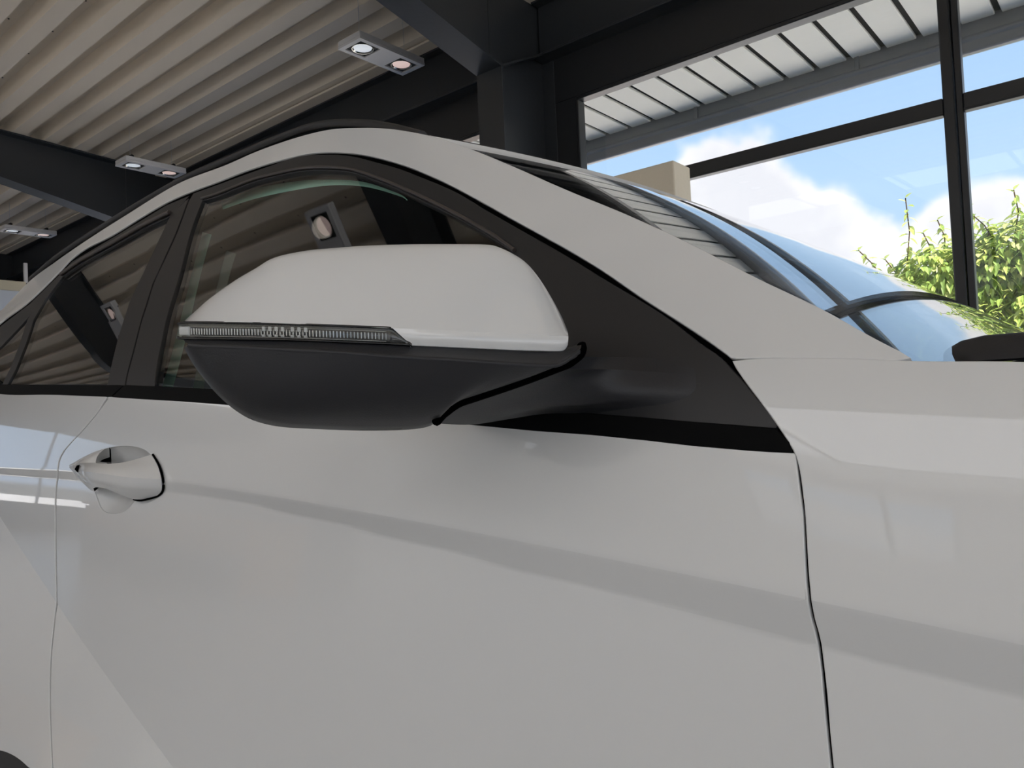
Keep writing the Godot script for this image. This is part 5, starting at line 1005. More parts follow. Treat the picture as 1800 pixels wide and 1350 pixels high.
# ------------------------------------------------------------------ ceiling spots
func spot_fixture(x: float, z: float, label: String, group: String) -> Node3D:
	var y := 3.66
	var o := thing("ceiling_spotlight", Vector3(x, y, z), label, "ceiling lamp", group)
	var b := MB.new()
	# housing: a flat tray with two square openings
	b.box(Vector3(x - 0.125, y + 0.006, z - 0.31), Vector3(x + 0.125, y + 0.045, z + 0.31), 0.004)
	for q in [[-0.125, 0.125, -0.31, -0.275], [-0.125, 0.125, 0.275, 0.31], [-0.125, 0.125, -0.095, 0.095], [-0.125, -0.09, -0.275, -0.095], [0.09, 0.125, -0.275, -0.095], [-0.125, -0.09, 0.095, 0.275], [0.09, 0.125, 0.095, 0.275]]:
		b.box(Vector3(x + q[0], y - 0.012, z + q[2]), Vector3(x + q[1], y + 0.006, z + q[3]), 0.0)
	put("housing", b, M.fixture, o)
	for s in [-1.0, 1.0]:
		var zc: float = z + s * 0.185
		var t := Transform3D(Basis(), Vector3(x, y, zc))
		var r := MB.new()
		r.box(Vector3(x - 0.089, y - 0.002, zc - 0.089), Vector3(x + 0.089, y + 0.005, zc + 0.089), 0.0)
		put("recess", r, M.fixture_black, o)
		var rf := MB.new()
		rf.lathe([Vector2(0.066, -0.002), Vector2(0.075, -0.010), Vector2(0.079, -0.010), Vector2(0.080, -0.002)], 20, t)
		var ring := put("lamp_ring", rf, M.chrome, o)
		var lm := MB.new()
		lm.lathe([Vector2(0.0, -0.004), Vector2(0.04, -0.0035), Vector2(0.068, -0.002)], 20, t)
		var e := std(Color(0.8, 0.8, 0.8), 0.3)
		e.emission_enabled = true
		e.emission = Color(0.92, 0.96, 1.0) if s > 0.0 else Color(1.0, 0.86, 0.82)
		e.emission_energy_multiplier = 0.5
		put("lamp_lens", lm, e, o)
		var mt := MB.new()
		mt.tube(PackedVector3Array([Vector3(x - 0.05, y + 0.075, zc + s * 0.03), Vector3(x + 0.05, y + 0.075, zc + s * 0.03)]), 0.02, 10, 0.8)
		mt.box(Vector3(x - 0.02, y + 0.045, zc + s * 0.03 - 0.015), Vector3(x + 0.02, y + 0.075, zc + s * 0.03 + 0.015), 0.0)
		put("clamp", mt, M.fixture_black, o)
		var wire := MB.new()
		var wy := deck_y(zc)
		wire.tube(PackedVector3Array([Vector3(x, y + 0.085, zc + s * 0.03), Vector3(x + 0.005, (y + wy) / 2, zc + s * 0.03), Vector3(x, wy, zc + s * 0.03)]), 0.0018, 5)
		put("hanging_wire", wire, M.fixture, o)
		var l := SpotLight3D.new()
		l.name = "beam"
		l.position = Vector3(0, -0.016, s * 0.185)
		l.rotation_degrees = Vector3(-90, 0, 0)
		l.light_color = Color(1.0, 0.95, 0.88)
		l.light_energy = LAMP_POWER
		l.light_size = 0.07
		l.spot_angle = 58.0
		l.spot_angle_attenuation = 0.6
		l.spot_range = 40.0
		l.spot_attenuation = 2.0
		l.shadow_enabled = true
		o.add_child(l, true)
	return o
const LAMP_POWER := 0.012

func build_fittings():
	var g := "grey twin spotlights hung under the ribbed ceiling"
	spot_fixture(-4.27, -3.75, "grey twin spotlight under the ribbed ceiling, largest and highest, beside the dark rafter", g)
	spot_fixture(-7.87, -3.70, "grey twin spotlight in front of the dark beam, just above the car roof line", g)
	spot_fixture(-11.50, -3.72, "grey twin spotlight beyond the dark beam, the small one at the far end", g)
	spot_fixture(-3.75, 0.15, "grey twin spotlight mirrored in the front side window of the car", g)
	spot_fixture(-7.4, 0.15, "grey twin spotlight mirrored in the rear side window of the car", g)

# ------------------------------------------------------------------ things in the hall
func build_showroom_things():
	var pw := thing("partition_wall", Vector3(-12.0, 0, -2.2), "pale partition wall with a cream top rail far behind the car's tail", "partition")
	bar("panel", Vector3(-12.05, 0.0, -3.80), Vector3(-11.95, 2.93, -0.6), std(Color(0.80, 0.83, 0.87), 0.6), pw, 0.004)
	bar("top_rail", Vector3(-12.07, 2.93, -3.82), Vector3(-11.93, 3.065, -0.6), std(Color(0.80, 0.77, 0.68), 0.6), pw, 0.006)
	bar("post", Vector3(-12.02, 3.065, -3.86), Vector3(-11.98, 3.34, -3.815), M.fixture, pw, 0.004)
	var st := thing("display_pillar", Vector3(-2.5, 0, -4.1), "square-edged beige display pillar standing inside before the big window, behind the windscreen", "pillar")
	bar("body", Vector3(-2.95, 0.03, -4.205), Vector3(-2.075, 2.40, -4.0), M.render_beige, st, 0.006)
	bar("plinth", Vector3(-2.92, 0.0, -4.19), Vector3(-2.1, 0.03, -4.02), M.wall_dark, st, 0.002)
	# behind the camera, mirrored in the paint: a reception with its counter
	var rw := thing("reception_wall", Vector3(-11.5, 0, 5.4), "white wall behind the reception counter, mirrored in the door paint", "partition")
	bar("panel", Vector3(-15.5, 0.0, 5.4), Vector3(-7.6, 2.5, 5.55), M.wall_white, rw, 0.006)
	bar("top_rail", Vector3(-15.55, 2.5, 5.38), Vector3(-7.55, 2.56, 5.57), M.fixture, rw, 0.006)
	var ct := thing("reception_counter", Vector3(-9.6, 0, 4.0), "wooden reception counter with a dark plinth, mirrored in the door paint", "counter")
	bar("front", Vector3(-12.4, 0.42, 3.7), Vector3(-7.2, 0.70, 3.75), M.wood, ct, 0.005)
	bar("plinth", Vector3(-12.4, 0.0, 3.74), Vector3(-7.2, 0.42, 3.79), std(Color(0.22, 0.22, 0.23), 0.5), ct, 0.005)
	bar("top", Vector3(-12.45, 0.72, 3.6), Vector3(-7.15, 0.76, 4.5), M.wood, ct, 0.008)
	bar("side", Vector3(-12.4, 0.0, 3.79), Vector3(-12.35, 0.72, 4.45), M.wood, ct, 0.005)
	bar("side", Vector3(-7.25, 0.0, 3.79), Vector3(-7.2, 0.72, 4.45), M.wood, ct, 0.005)
	var bx := thing("folder_box", Vector3(-11.7, 0.76, 3.95), "red cardboard box on the reception counter", "box")
	bar("carton", Vector3(-12.0, 0.76, 3.82), Vector3(-11.4, 0.96, 4.1), M.red, bx, 0.006)
	bar("lid", Vector3(-12.01, 0.96, 3.81), Vector3(-11.39, 1.0, 4.11), M.red, bx, 0.004)
	var scr := thing("monitor", Vector3(-10.2, 0.76, 4.0), "white-backed monitor on the reception counter", "monitor")
	bar("foot", Vector3(-10.35, 0.76, 3.93), Vector3(-10.05, 0.775, 4.12), M.fixture, scr, 0.003)
	bar("neck", Vector3(-10.22, 0.775, 4.03), Vector3(-10.18, 0.9, 4.06), M.fixture, scr, 0.003)
	bar("case", Vector3(-10.55, 0.82, 3.97), Vector3(-9.85, 1.22, 4.03), M.paper, scr, 0.008)
	var pc := thing("office_chair", Vector3(-8.9, 0, 4.9), "dark office chair behind the reception counter", "chair")
	bar("backrest", Vector3(-9.15, 0.62, 4.95), Vector3(-8.65, 1.15, 5.02), M.wall_dark, pc, 0.02)
	bar("seat", Vector3(-9.15, 0.44, 4.6), Vector3(-8.65, 0.52, 5.0), M.wall_dark, pc, 0.02)
	bar("post", Vector3(-8.93, 0.05, 4.78), Vector3(-8.87, 0.44, 4.84), M.fixture_black, pc, 0.004)
	bar("base", Vector3(-9.15, 0.0, 4.77), Vector3(-8.65, 0.05, 4.85), M.fixture_black, pc, 0.01)
	bar("base", Vector3(-8.94, 0.0, 4.56), Vector3(-8.86, 0.05, 5.06), M.fixture_black, pc, 0.01)

# ------------------------------------------------------------------ the car
var car: Node3D
func panel(called: String, mat: Material, keys: Array, off := 0.0, hem := 0.014, parent: Node = null, smooth := true, label := "") -> MeshInstance3D:
	var mb := MB.new()
	for k in keys:
		patch(mb, rounded(D2[k]) if smooth else D2[k], off, hem)
	return put(called, mb, mat, parent if parent else car, label)
func rail_rows(prefix: String, count: int, per: int) -> Array:
	var out := []
	for k in count: out.append(knots(D3["%s_%d" % [prefix, k]], per))
	return out

func build_car():
	car = thing("car", Vector3(-0.85, 0, CAR_MID), "white hatchback with black window trim parked in the showroom, seen at its right door mirror", "car")
	# doors and wings
	var cup := rounded(D2.cup)
	var mb := MB.new()
	split_patch(mb, rounded(D2.front_door), [cup])
	var door := put("front_door", mb, M.paint, car)
	mb = MB.new()
	split_patch(mb, rounded(D2.rear_door))
	put("rear_door", mb, M.paint, car)
	panel("front_wing", M.paint, ["fender"])
	panel("side_frame", M.paint, ["side_frame"], 0.0, 0.02, null, true, "white windscreen pillar and roof side")
	panel("rear_wing", M.paint, ["quarter_panel"], 0.0, 0.014, null, false)
	panel("sill_cladding", M.frame_black, ["sill"], -0.004, 0.014, null, false)
	# dark joints behind the panel edges
	panel("door_seal", M.gap, ["gap_front", "seal_front", "seal_rear"], -0.0034, 0.0, null, false)
	panel("door_joint", M.white_gap, ["gap_rear"], -0.0022, 0.0, null, false)
	panel("pillar_seal", M.gap, ["gap_pillar"], -0.0045, 0.0, null, false)
	# window surrounds
	panel("door_frame", M.frame_black, ["door_frame"], -0.002, 0.012)
	panel("rear_door_frame", M.frame_black, ["rear_frame_top"], -0.003, 0.012, null, false)
	panel("rear_door_pillar", M.frame_black, ["rear_pillar"], -0.002, 0.010, null, false)
	panel("window_divider", M.frame_black, ["window_divider"], -0.003, 0.008, null, false)
	panel("belt_moulding", M.rubber, ["belt_front", "belt_rear"], 0.0005, 0.012, null, false)
	lip()
	# glass
	for q in [["front_side_window", M.glass_side, M.glass_side, "front_window", true], ["rear_side_window", M.glass_side, M.glass_dark, "rear_window", false], ["quarter_window", M.glass_side, M.glass_dark, "quarter_window", false]]:
		var outer := panel(q[0], q[1], [q[3]], -0.006, 0.0, null, q[4])
		panel("inner_face", q[2], [q[3]], -0.010, 0.0, outer, q[4])
	windscreen_and_roof()
	bonnet()
	door_handle(door)
	door_mirror()
	cabin()
	far_side()
	wheels()

func lip():
	# the thin bright lip along the window edge of the front door's frame
	var m := MB.new()
	var line := PackedVector3Array()
	for p in D2.front_window.slice(0, 13): line.append(Vector3(p.x, p.y + 0.0035, side_z(p.x, p.y, 0) - 0.001))
	m.tube(spline(line, 70), 0.0022, 6)
	put("frame_lip", m, std(Color(0.27, 0.24, 0.225), 0.35, 0.6), car)
	var m2 := MB.new()
	var l2 := PackedVector3Array()
	for p in D2.rear_window.slice(0, 5): l2.append(Vector3(p.x, p.y + 0.006, side_z(p.x, p.y, 0) - 0.001))
	m2.tube(spline(l2, 40), 0.004, 6)
	put("frame_lip", m2, std(Color(0.27, 0.24, 0.225), 0.35, 0.6), car)

func lateral(e: Vector3, s: float, up: Vector3, power: float) -> Vector3:
	# S from 1 at this side of the car to -1 at the far side
	var z := CAR_MID + (e.z - CAR_MID) * s
	return Vector3(e.x, e.y, z) + up * (1.0 - pow(absf(s), power))

func windscreen_and_roof():
	var edge := knots(D3.edge_windshield, 4)
	var g := []
	var band := []
	var hull := Vector3(0.5, 0.866, 0) * 0.038
	for e0 in edge:
		var e: Vector3 = e0 + Vector3(-0.0015, -0.0025, -0.004)
		var row := PackedVector3Array()
		for k in 61:
			var s := cos(PI * k / 60.0)
			row.append(lateral(e, s, hull, 2.0))
		g.append(row)
		var b := PackedVector3Array()
		for k in 9:
			var s := 1.0 - 0.055 * k / 8.0
			b.append(lateral(e, s, hull, 2.0) - Vector3(0.5, 0.866, 0) * 0.003)
		band.append(b)
	var m := MB.new()
	m.sheet(g, Vector3(0.5, 0.866, 0))
	var ws := put("windscreen", m, M.glass_front, car)
	var inner := []
	for r in range(0, g.size(), 3):
		var row := PackedVector3Array()
		for p in g[r]: row.append(p - Vector3(0.5, 0.866, 0) * 0.006)
		inner.append(row)
	var mi := MB.new()
	mi.sheet(inner, Vector3(0.5, 0.866, 0))
	put("inner_face", mi, M.glass_front, ws)
	var f := MB.new()
	f.sheet(band, Vector3(0.5, 0.866, 0.2))
	var top := []
	for r in range(g.size() - 5, g.size()):
		var row := PackedVector3Array()
		for p in g[r]: row.append(p - Vector3(0.5, 0.866, 0) * 0.004)
		top.append(row)
	f.sheet(top, Vector3(0.5, 0.866, 0.0))
	put("windscreen_border", f, M.gloss_black, car)
	# header lip: the roof's leading edge stands a little proud of the glass
	var re := spline(D3.roof_edge, 60)
	var roof := []
	for k in re.size():
		var t := clampf(k / 8.0, 0.0, 1.0)
		var up := Vector3(0.5, 0.866, 0).lerp(Vector3(0, 1, 0), t) * lerpf(0.038, 0.05, t)
		var row := PackedVector3Array()
		for j in 41:
			var s := cos(PI * j / 40.0)
			row.append(lateral(re[k] + Vector3(0, 0.001, -0.002), s, up, lerpf(2.0, 2.5, t)))
		roof.append(row)
	var front := PackedVector3Array()
	for p in roof[0]: front.append(p + Vector3(0.004, -0.012, 0))
	var r := MB.new()
	r.sheet([front, roof[0]], Vector3(1, 0.3, 0))
	r.sheet(roof, Vector3(0, 1, 0))
	# tailgate closes the back
	var tail := []
	for q in [0.0, 0.5, 1.0]:
		var row := PackedVector3Array()
		for p in roof[-1]: row.append(p.lerp(Vector3(-2.78, 0.42, p.z), q))
		tail.append(row)
	r.sheet(tail, Vector3(-1, 0.2, 0))
	put("roof", r, M.paint, car)
	# dark lining under the roof and inside the far pillars
	var under := []
	for k in range(0, roof.size()):
		var row := PackedVector3Array()
		for p in roof[k]: row.append(p + Vector3(-0.02, -0.028, 0.0))
		under.append(row)
	var hl := MB.new()
	hl.sheet(under, Vector3(0, -1, 0))
	for key in ["side_frame", "fender", "front_door", "rear_door", "belt_front", "belt_rear"]: patch(hl, D2[key], -0.004, 0.0, [], 0, true, 0.05)
	put("headliner", hl, M.cabin, car)
	# black roof rail
	var rail := MB.new()
	rail.tube(spline(D3.rail_top, 60), 0.0075, 10, 0.75)
	put("roof_rail", rail, M.frame_black, car)
	var foot := MB.new()
	var ft := []
	for q in [0.0, 1.0]:
		var row := PackedVector3Array()
		for p in D3.rail_top: row.append(p + Vector3(0, -0.045 * q, -0.006 * q))
		ft.append(knots(row, 3))
	foot.sheet(ft, Vector3(0, 0, 1))
	put("roof_rail_base", foot, M.rubber, car)

func bonnet():
	# shut line along the top of the wing, from the windscreen corner forwards
	var line := PackedVector3Array()
	for p in [Vector2(-0.128, 1.0165), Vector2(-0.06, 1.0125), Vector2(0.05, 1.008), Vector2(0.3, 0.984), Vector2(0.6, 0.954), Vector2(0.95, 0.899), Vector2(1.15, 0.80)]:
		line.append(Vector3(p.x, p.y - 0.001, side_z(p.x, p.y, 0) - 0.004))
	var e := spline(line, 40)
	var g := []
	for p in e:
		var row := PackedVector3Array()
		for k in 41:
			var s := cos(PI * k / 40.0)
			row.append(lateral(p, s, Vector3(0.035, 0.004, 0), 2.2))
		g.append(row)
	var m := MB.new()
	m.sheet(g, Vector3(0, 1, 0))
	# rounded shoulder between the wing and the shut line
	var sh := []
	for q in [[0.0035, -0.002], [0.0022, 0.0006], [0.0, 0.001], [-0.004, 0.0]]:
		var row := PackedVector3Array()
		for p in e: row.append(p + Vector3(0, q[1], q[0]))
		sh.append(row)
	m.sheet(sh, Vector3(0, 1, 0.5))
	var nose := []
	for q in [0.0, 0.35, 1.0]:
		var row := PackedVector3Array()
		for p in g[-1]: row.append(Vector3(p.x + 0.10 * sin(q * PI), lerpf(p.y, 0.22, q), p.z))
		nose.append(row)
	m.sheet(nose, Vector3(1, 0, 0))
	put("bonnet", m, M.paint, car)
	# black scuttle below the glass and the wiper arm's cover on it
	var cw := []
	for q in [[-0.090, 1.0085], [-0.112, 1.012], [-0.128, 1.016]]:
		var row := PackedVector3Array()
		for k in 25:
			var s := cos(PI * k / 24.0)
			row.append(lateral(Vector3(q[0], q[1], -0.525), s, Vector3(0.03, 0.001, 0), 2.2))
		cw.append(row)
	var c := MB.new()
	c.sheet(cw, Vector3(0, 1, 0))
	put("scuttle", c, M.plastic, car)
	var w := MB.new()
	var rows := []
	var prof := [[-0.1285, 0.0005], [-0.125, 0.0055], [-0.1207, 0.0115], [-0.112, 0.0165], [-0.097, 0.0192], [-0.0726, 0.0192], [-0.04, 0.0180], [0.0, 0.015], [0.04, 0.008]]
	for q in prof:
		var h: float = q[1]
		var row := PackedVector3Array()
		for s in [[-0.632, 0.0], [-0.636, 0.35], [-0.645, 0.70], [-0.6515, 0.93], [-0.658, 1.0], [-0.672, 1.0], [-0.685, 0.8], [-0.69, 0.0]]:
			row.append(Vector3(q[0], 1.0205 + h * s[1], s[0]))
		rows.append(row)
	w.sheet(rows, Vector3(0, 1, 0.3))
	put("wiper_cover", w, M.plastic, car)
	var bl := MB.new()
	bl.tube(PackedVector3Array([Vector3(-0.125, 1.026, -0.69), Vector3(-0.13, 1.034, -0.95), Vector3(-0.125, 1.036, -1.25)]), 0.006, 8)
	put("wiper_blade", bl, M.rubber, car)

func door_handle(door: Node):
	# dished recess in the door skin
	var cup := dense(rounded(D2.cup), 0.01)
	var mid := Vector2.ZERO
	for p in cup: mid += p
	mid /= cup.size()
	var g := []
	for r in 9:
		var t := r / 8.0
		var row := PackedVector3Array()
		for p in cup:
			var q := mid + (p - mid) * (1.0 - t * 0.999)
			row.append(Vector3(q.x, q.y, side_z(q.x, q.y, 0) - 0.001 - 0.020 * (1.0 - pow(1.0 - t, 2.6))))
		row.append(row[0])
		g.append(row)
	var m := MB.new()
	m.sheet(g, Vector3(0, 0, 1))
	put("handle_recess", m, M.paint, door)
	# pull: a strap with a fold along its middle
	var rows := rail_rows("grip", 5, 4)
	var upper := across([rows[0], rows[1], rows[2]], 4)
	var lower := across([rows[2], rows[3], rows[4]], 4)
	var back := []
	for row in [rows[0], rows[4]]:
		var b := PackedVector3Array()
		for p in row: b.append(Vector3(p.x, p.y, minf(p.z - 0.004, side_z(p.x, p.y, 0) + maxf(p.z - side_z(p.x, p.y, 0) - 0.020, -0.010))))
		back.append(b)
	var h := MB.new()
	h.sheet(upper, Vector3(0.3, 0.3, 1))
	h.sheet(lower, Vector3(0.3, -0.3, 1))
	h.sheet([back[0], rows[0]], Vector3(0, 1, 0))
	h.sheet([rows[4], back[1]], Vector3(0, -1, 0))
	h.sheet([back[0], back[1]], Vector3(0, 0, -1))
	put("door_handle", h, M.paint, door)
	# black joint round the handle's front end
	var j := PackedVector3Array()
	for k in 5: j.append(D3["grip_%d" % k][0] + Vector3(0.002, 0, -0.001))
	j.append(D3.grip_4[1] + Vector3(0.004, -0.0015, -0.002))
	j.append(D3.grip_4[1] + Vector3(-0.02, -0.001, -0.003))
	var jm := MB.new()
	jm.tube(spline(j, 30), 0.0014, 6)
	put("handle_seal", jm, M.gap, door)
	# fixed end piece with the lock
	var cr := []
	for k in 4: cr.append(knots(D3["cap_%d" % k], 4))
	var c := MB.new()
	c.sheet(across(cr, 3), Vector3(0.3, 0, 1))
	put("handle_end", c, M.paint, door)
	# dark openings behind the pull and at its hinge
	for tri in HANDLE_GAPS:
		var t := MB.new()
		t.face(tri, Vector3(0.4, 0, 1))
		put("handle_gap", t, M.gap, door)

func shifted(row: PackedVector3Array, d: Vector3) -> PackedVector3Array:
	var out := PackedVector3Array()
	for p in row: out.append(p + d)
	return out

func door_mirror():
	var nm: Vector3 = MIRROR_OUT
	var up := Vector3.UP
	var mir := Node3D.new()
	mir.name = "door_mirror"
	car.add_child(mir)
	mir.position = Vector3(-0.38, 1.05, -0.33) - car.position
	var inv := -Vector3(-0.38, 1.05, -0.33)
	# painted cap: a swelling shell over a lower band that stands upright
	var rows := rail_rows("cap_up", 8, 4)
	var m := MB.new()
	m.sheet(across(rows, 4), nm)
	var crown: PackedVector3Array = rows[7]
	var center := Vector3(-0.42, 1.06, -0.34)
	var rim := []
	for q in [[0.0, 0.0], [0.004, 0.002], [0.02, 0.006], [0.055, 0.012]]:
		var row := PackedVector3Array()
		for p in crown:
			var to := (center - p)
			to -= nm * to.dot(nm)
			row.append(p - nm * q[0] + to.normalized() * q[1])
		rim.append(row)
	m.sheet(rim, up)
	var bt := knots(D3.band_top, 4)
	var bb := knots(D3.band_bot, 4)
	var b0 := PackedVector3Array()
	for k in bt.size(): b0.append(bt[k].lerp(bb[k], 0.5) + nm * 0.0012)
	m.sheet(across([bt, b0, bb], 4), nm)
	m.sheet([bb, shifted(bb, -nm * 0.0015 - up * 0.0006), shifted(bb, -nm * 0.010 - up * 0.0004)], -up)
	var cap := put("mirror_cap", m, M.paint, mir)
	cap.position = inv
	# lower housing
	var h := MB.new()
	var ht := knots(D3.hous_top, 4)
	var hm := knots(D3.hous_mid, 4)
	var hc := knots(D3.hous_crease, 4)
	h.sheet([shifted(ht, -nm * 0.012 + up * 0.002), ht], up)
	h.sheet(across([ht, hm, shifted(hc, up * 0.0015 - nm * 0.0007)], 4), nm + up * 0.3)
	h.sheet([shifted(hc, up * 0.0015 - nm * 0.0007), shifted(hc, up * 0.0006 + nm * 0.0001), shifted(hc, -up * 0.0004 + nm * 0.0001), shifted(hc, -up * 0.0015 - nm * 0.0007)], nm)
	var lows := []
	for k in 10: lows.append(knots(D3["low_%d" % k], 4))
	h.sheet(across(lows, 4), nm - up * 0.3)
	var keel: PackedVector3Array = lows[9]
	var rim2 := []
	for q in [[0.0, 0.0], [0.004, 0.0015], [0.016, 0.004], [0.045, 0.008]]:
		var row := PackedVector3Array()
		for p in keel:
			var to := (center - p)
			to -= nm * to.dot(nm)
			row.append(p - nm * q[0] + to.normalized() * q[1])
		rim2.append(row)
	h.sheet(rim2, -up)
	var ho := put("mirror_housing", h, M.plastic, mir)
	ho.position = inv
	# glass side, turned away from the camera
	var gl := MB.new()
	var loop := []
	for p in rim[3]: loop.append(p)
	var backline: PackedVector3Array = rim2[3]
	for k in range(backline.size() - 1, -1, -1): loop.append(backline[k])
	var c := center - nm * 0.055
	var ci := gl.pt(c, -nm)
	var ids := []
	for p in loop: ids.append(gl.pt(p, -nm))
	for k in ids.size(): gl.tri(ci, ids[k], ids[(k + 1) % ids.size()])
	put("mirror_glass", gl, std(Color(0.75, 0.77, 0.80), 0.03, 0.5, 1.0), mir).position = inv
	# turn signal strip
	var sig := MB.new()
	var lt := knots(D3.lens_top, 4)
	var lm := knots(D3.lens_mid, 4)
	var lb := knots(D3.lens_bot, 4)
	sig.sheet(across([lt, lm, lb], 3), nm)
	var lens := put("turn_signal", sig, M.lens, mir)
	lens.position = inv
	var bk := MB.new()
	bk.sheet([shifted(lt, -nm * 0.004 - up * 0.0003), shifted(lm, -nm * 0.011), shifted(lb, -nm * 0.004 + up * 0.0003)], nm)
	put("signal_tray", bk, M.gloss_black, lens)
	var even := spline(D3.lens_mid, 150)
	var ch := MB.new()
	var strips := []
	for q in [-0.0026, -0.0006, 0.0012, 0.0032]: strips.append(shifted(even.slice(8, 136), -nm * (0.0070 - 0.35 * absf(q)) + up * q))
	ch.sheet(strips, nm)
	put("reflector", ch, M.signal_grey, lens)
	for q in [0.0038, 0.0029, -0.0033]:
		var lin := MB.new()
		lin.tube(shifted(even.slice(5, 134), -nm * 0.0035 + up * q), 0.00035, 6)
		put("light_guide", lin, M.chrome, lens)
	for k in range(9, 134, 2):
		var a := even[k]
		var t := (even[k + 1] - even[k - 1]).normalized()
		var tooth := MB.new()
		var bs := Basis(t, up, t.cross(up).normalized())
		tooth.box(Vector3(-0.0004, -0.0022, -0.0012), Vector3(0.0003, 0.0020, 0.0012), 0.0002, Transform3D(bs, a - nm * 0.0052))
		put("signal_rib", tooth, M.chrome, lens)
		if k in [61, 65, 69, 73, 79, 83, 87]:
			# clear prisms over the diodes in the middle
			var pr := MB.new()
			pr.box(Vector3(-0.0011, 0.0006, -0.0006), Vector3(0.0010, 0.0034, 0.0008), 0.0003, Transform3D(bs, a - nm * 0.0028))
			pr.box(Vector3(-0.0013, -0.0031, -0.0006), Vector3(0.0008, -0.0016, 0.0008), 0.0003, Transform3D(bs, a - nm * 0.0028))
			put("signal_prism", pr, M.signal_white, lens)
	var tip := MB.new()
	var tt := (even[6] - even[2]).normalized()
	tip.box(Vector3(-0.0035, -0.0030, -0.001), Vector3(0.0055, 0.0030, 0.0012), 0.0008, Transform3D(Basis(tt, up, tt.cross(up).normalized()), even[3] - nm * 0.003))
	put("signal_tip", tip, M.signal_white, lens)
	var bz := MB.new()
	var lid := []
	for q in [0.0, 0.0012, 0.0020]: lid.append(shifted(lt, -up * q + nm * (0.0006 if q < 0.001 else 0.0003)))
	bz.sheet(lid, nm)
	bz.tube(shifted(lt, nm * 0.0003), 0.0008, 6)
	bz.tube(shifted(lb, nm * 0.0005), 0.0009, 6)
	put("signal_bezel", bz, M.gloss_black, lens)
	# arm to the sail panel
	var arm := MB.new()
	var ar := rail_rows("arm", 6, 6)
	arm.sheet(across([ar[0], ar[1]], 4), Vector3(0.3, 0.6, 1))
	arm.sheet(across([ar[1], ar[2], ar[3], ar[4], ar[5]], 4), Vector3(0.4, -0.1, 1))
	arm.sheet([shifted(ar[0], Vector3(-0.06, -0.004, -0.03)), ar[0]], up)
	arm.sheet([ar[5], shifted(ar[5], Vector3(-0.06, 0.004, -0.03))], -up)
	put("mirror_arm", arm, M.plastic, mir).position = inv
	var jt := MB.new()
	jt.tube(spline(D3.joint, 60), 0.0032, 8)
	put("folding_joint", jt, M.gap, mir).position = inv
	# small lamp in the underside
	var pl := MB.new()
	var q: PackedVector3Array = PUDDLE
	pl.face([q[0], q[1], q[2], q[3]], (nm - up).normalized())
	pl.face([q[0], q[3], q[3] - nm * 0.02, q[0] - nm * 0.02], -up)
	put("puddle_lamp", pl, M.lamp_grey, mir).position = inv
	var sc := MB.new()
	sc.lathe([Vector2(0.0, 0.0015), Vector2(0.0016, 0.0015), Vector2(0.0028, 0.001), Vector2(0.003, -0.002)], 12, Transform3D(Basis(nm, PI / 2) * Basis(Vector3.RIGHT, PI / 2), CAMERA_EYE))
	put("screw_cover", sc, M.gloss_black, mir).position = inv

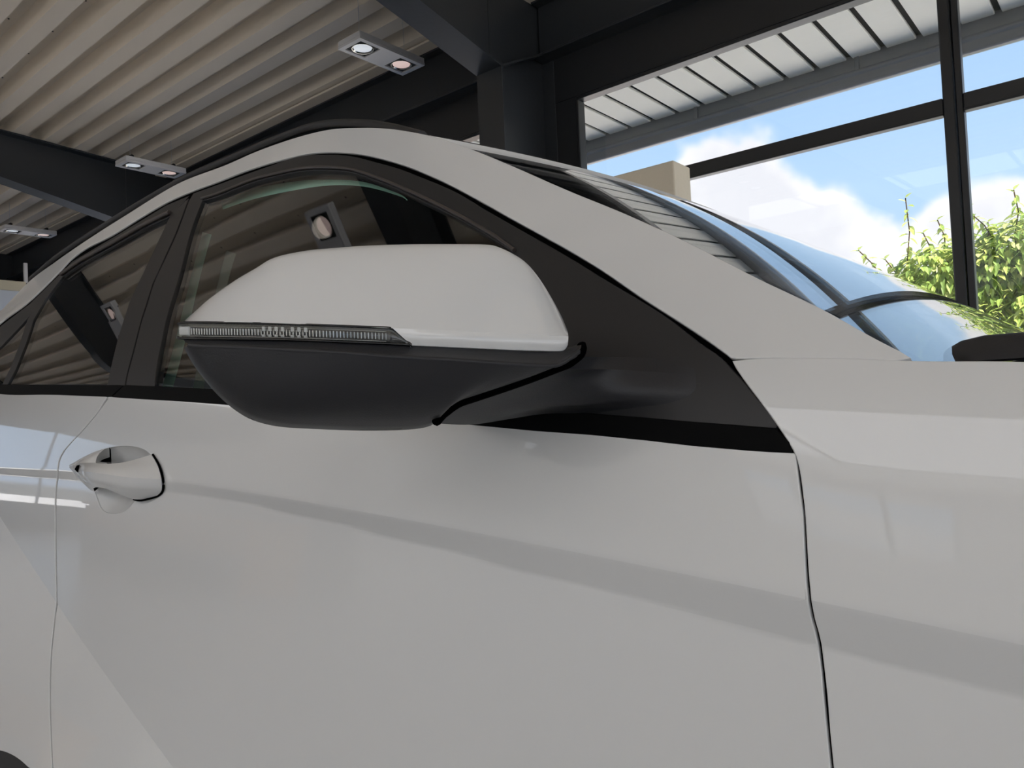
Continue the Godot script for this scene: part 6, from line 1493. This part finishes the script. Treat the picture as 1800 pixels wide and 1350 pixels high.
func cabin():
	# dark tub, seats and the pale trim inside the near pillars
	var m := MB.new()
	m.box(Vector3(-2.2, 0.25, -2.1), Vector3(-0.1, 0.30, -0.6), 0.01)
	m.box(Vector3(-2.1, 0.30, -0.62), Vector3(-0.2, 0.94, -0.56), 0.01)
	m.box(Vector3(-2.1, 0.30, -2.14), Vector3(-0.2, 0.94, -2.08), 0.01)
	put("door_trim", m, M.cabin, car)
	var d := MB.new()
	var dash := []
	for q in [[-0.12, 1.004], [-0.25, 1.015], [-0.42, 1.02], [-0.52, 0.99], [-0.55, 0.90], [-0.50, 0.70]]:
		var row := PackedVector3Array()
		for k in 15: row.append(Vector3(q[0], q[1], lerpf(-0.56, -2.14, k / 14.0)))
		dash.append(row)
	d.sheet(across(dash, 3), Vector3(0, 1, 0))
	put("dashboard", d, M.cabin, car)
	for z in [-1.0, -1.72]:
		var s := MB.new()
		var back := []
		for q in [[-1.02, 0.45, 0.22], [-1.06, 0.62, 0.25], [-1.12, 0.85, 0.24], [-1.17, 1.0, 0.20], [-1.19, 1.05, 0.12], [-1.2, 1.07, 0.11], [-1.22, 1.16, 0.13], [-1.23, 1.22, 0.10], [-1.235, 1.235, 0.02]]:
			var ring := PackedVector3Array()
			for k in 16:
				var a := TAU * k / 16.0
				ring.append(Vector3(q[0] + cos(a) * 0.06, q[1], z + sin(a) * q[2]))
			back.append(ring)
		s.sheet(across(back, 2), Vector3(1, 0, 0), true)
		s.box(Vector3(-1.05, 0.36, z - 0.25), Vector3(-0.55, 0.52, z + 0.25), 0.05)
		put("seat", s, M.cabin, car)
	# pale pillar trim, green glass tint put into its colour, and seat belt
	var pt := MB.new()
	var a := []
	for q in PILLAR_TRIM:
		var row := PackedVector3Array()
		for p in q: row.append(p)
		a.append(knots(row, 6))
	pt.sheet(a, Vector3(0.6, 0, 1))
	put("pillar_trim", pt, M.cabin_glass_tint, car, "pale pillar trim behind the glass, the green glass tint put into its colour")
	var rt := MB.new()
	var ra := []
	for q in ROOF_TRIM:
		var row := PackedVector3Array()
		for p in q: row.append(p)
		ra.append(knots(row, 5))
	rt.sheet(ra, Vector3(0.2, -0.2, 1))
	put("roof_trim", rt, M.cabin_glass_tint, car)
	var sb := MB.new()
	var b := []
	for q in BELT:
		var row := PackedVector3Array()
		for p in q: row.append(p)
		b.append(knots(row, 6))
	sb.sheet(b, Vector3(0.6, 0, 1))
	put("seat_belt", sb, std(Color(0.30, 0.36, 0.33), 0.8), car)
	var rm := MB.new()
	rm.box(Vector3(-0.62, 1.235, -1.47), Vector3(-0.585, 1.295, -1.23), 0.012)
	rm.tube(PackedVector3Array([Vector3(-0.60, 1.29, -1.35), Vector3(-0.585, 1.335, -1.35)]), 0.01, 8)
	put("interior_mirror", rm, M.cabin, car)

func far_side():
	var mb := MB.new()
	for k in ["front_door", "rear_door", "fender", "side_frame", "quarter_panel"]:
		patch(mb, D2[k], 0.0, 0.0, [], 0, true, 0.05)
	put("far_side_body", mb, M.paint, car)
	var g := MB.new()
	for k in ["front_window", "rear_window", "quarter_window", "door_frame", "rear_pillar", "rear_frame_top", "window_divider", "belt_front", "belt_rear", "seal_front", "seal_rear", "gap_front", "gap_rear", "gap_pillar"]:
		patch(g, D2[k], -0.004, 0.0, [], 0, true, 0.05)
	put("far_side_windows", g, M.glass_dark, car)

func wheels():
	for x in [0.50, -2.05]:
		for side in [1.0, -1.0]:
			var z: float = -0.56 if side > 0.0 else 2.0 * CAR_MID + 0.56
			var t := Transform3D(Basis(Vector3.RIGHT, PI / 2 * side), Vector3(x, 0.318, z))
			var m := MB.new()
			m.lathe([Vector2(0.215, 0.085), Vector2(0.235, 0.10), Vector2(0.285, 0.105), Vector2(0.312, 0.085), Vector2(0.318, 0.05), Vector2(0.318, -0.07), Vector2(0.30, -0.10), Vector2(0.22, -0.10)], 48, t)
			var tyre := put("tyre", m, M.tyre, car)
			var r := MB.new()
			r.lathe([Vector2(0.0, 0.07), Vector2(0.05, 0.075), Vector2(0.06, 0.06), Vector2(0.19, 0.065), Vector2(0.212, 0.09), Vector2(0.218, 0.088), Vector2(0.205, 0.02), Vector2(0.205, -0.09)], 48, t)
			for k in 5:
				var a := TAU * k / 5.0
				r.box(Vector3(0.05, 0.055, -0.022), Vector3(0.205, 0.085, 0.022), 0.006, t * Transform3D(Basis(Vector3.UP, a), Vector3.ZERO))
			put("rim", r, M.alloy, tyre)
			var arch := MB.new()
			var g := []
			for q in [[0.40, -0.02 * side], [0.36, -0.03 * side], [0.36, -0.24 * side], [0.05, -0.24 * side]]:
				var row := PackedVector3Array()
				for k in 25:
					var a := PI * k / 24.0
					row.append(Vector3(x + cos(a) * q[0], 0.33 + sin(a) * q[0], z + 0.09 * side + q[1]))
				g.append(row)
			arch.sheet(g, Vector3(0, -1, 0))
			put("wheel_arch_liner", arch, M.gap, car)
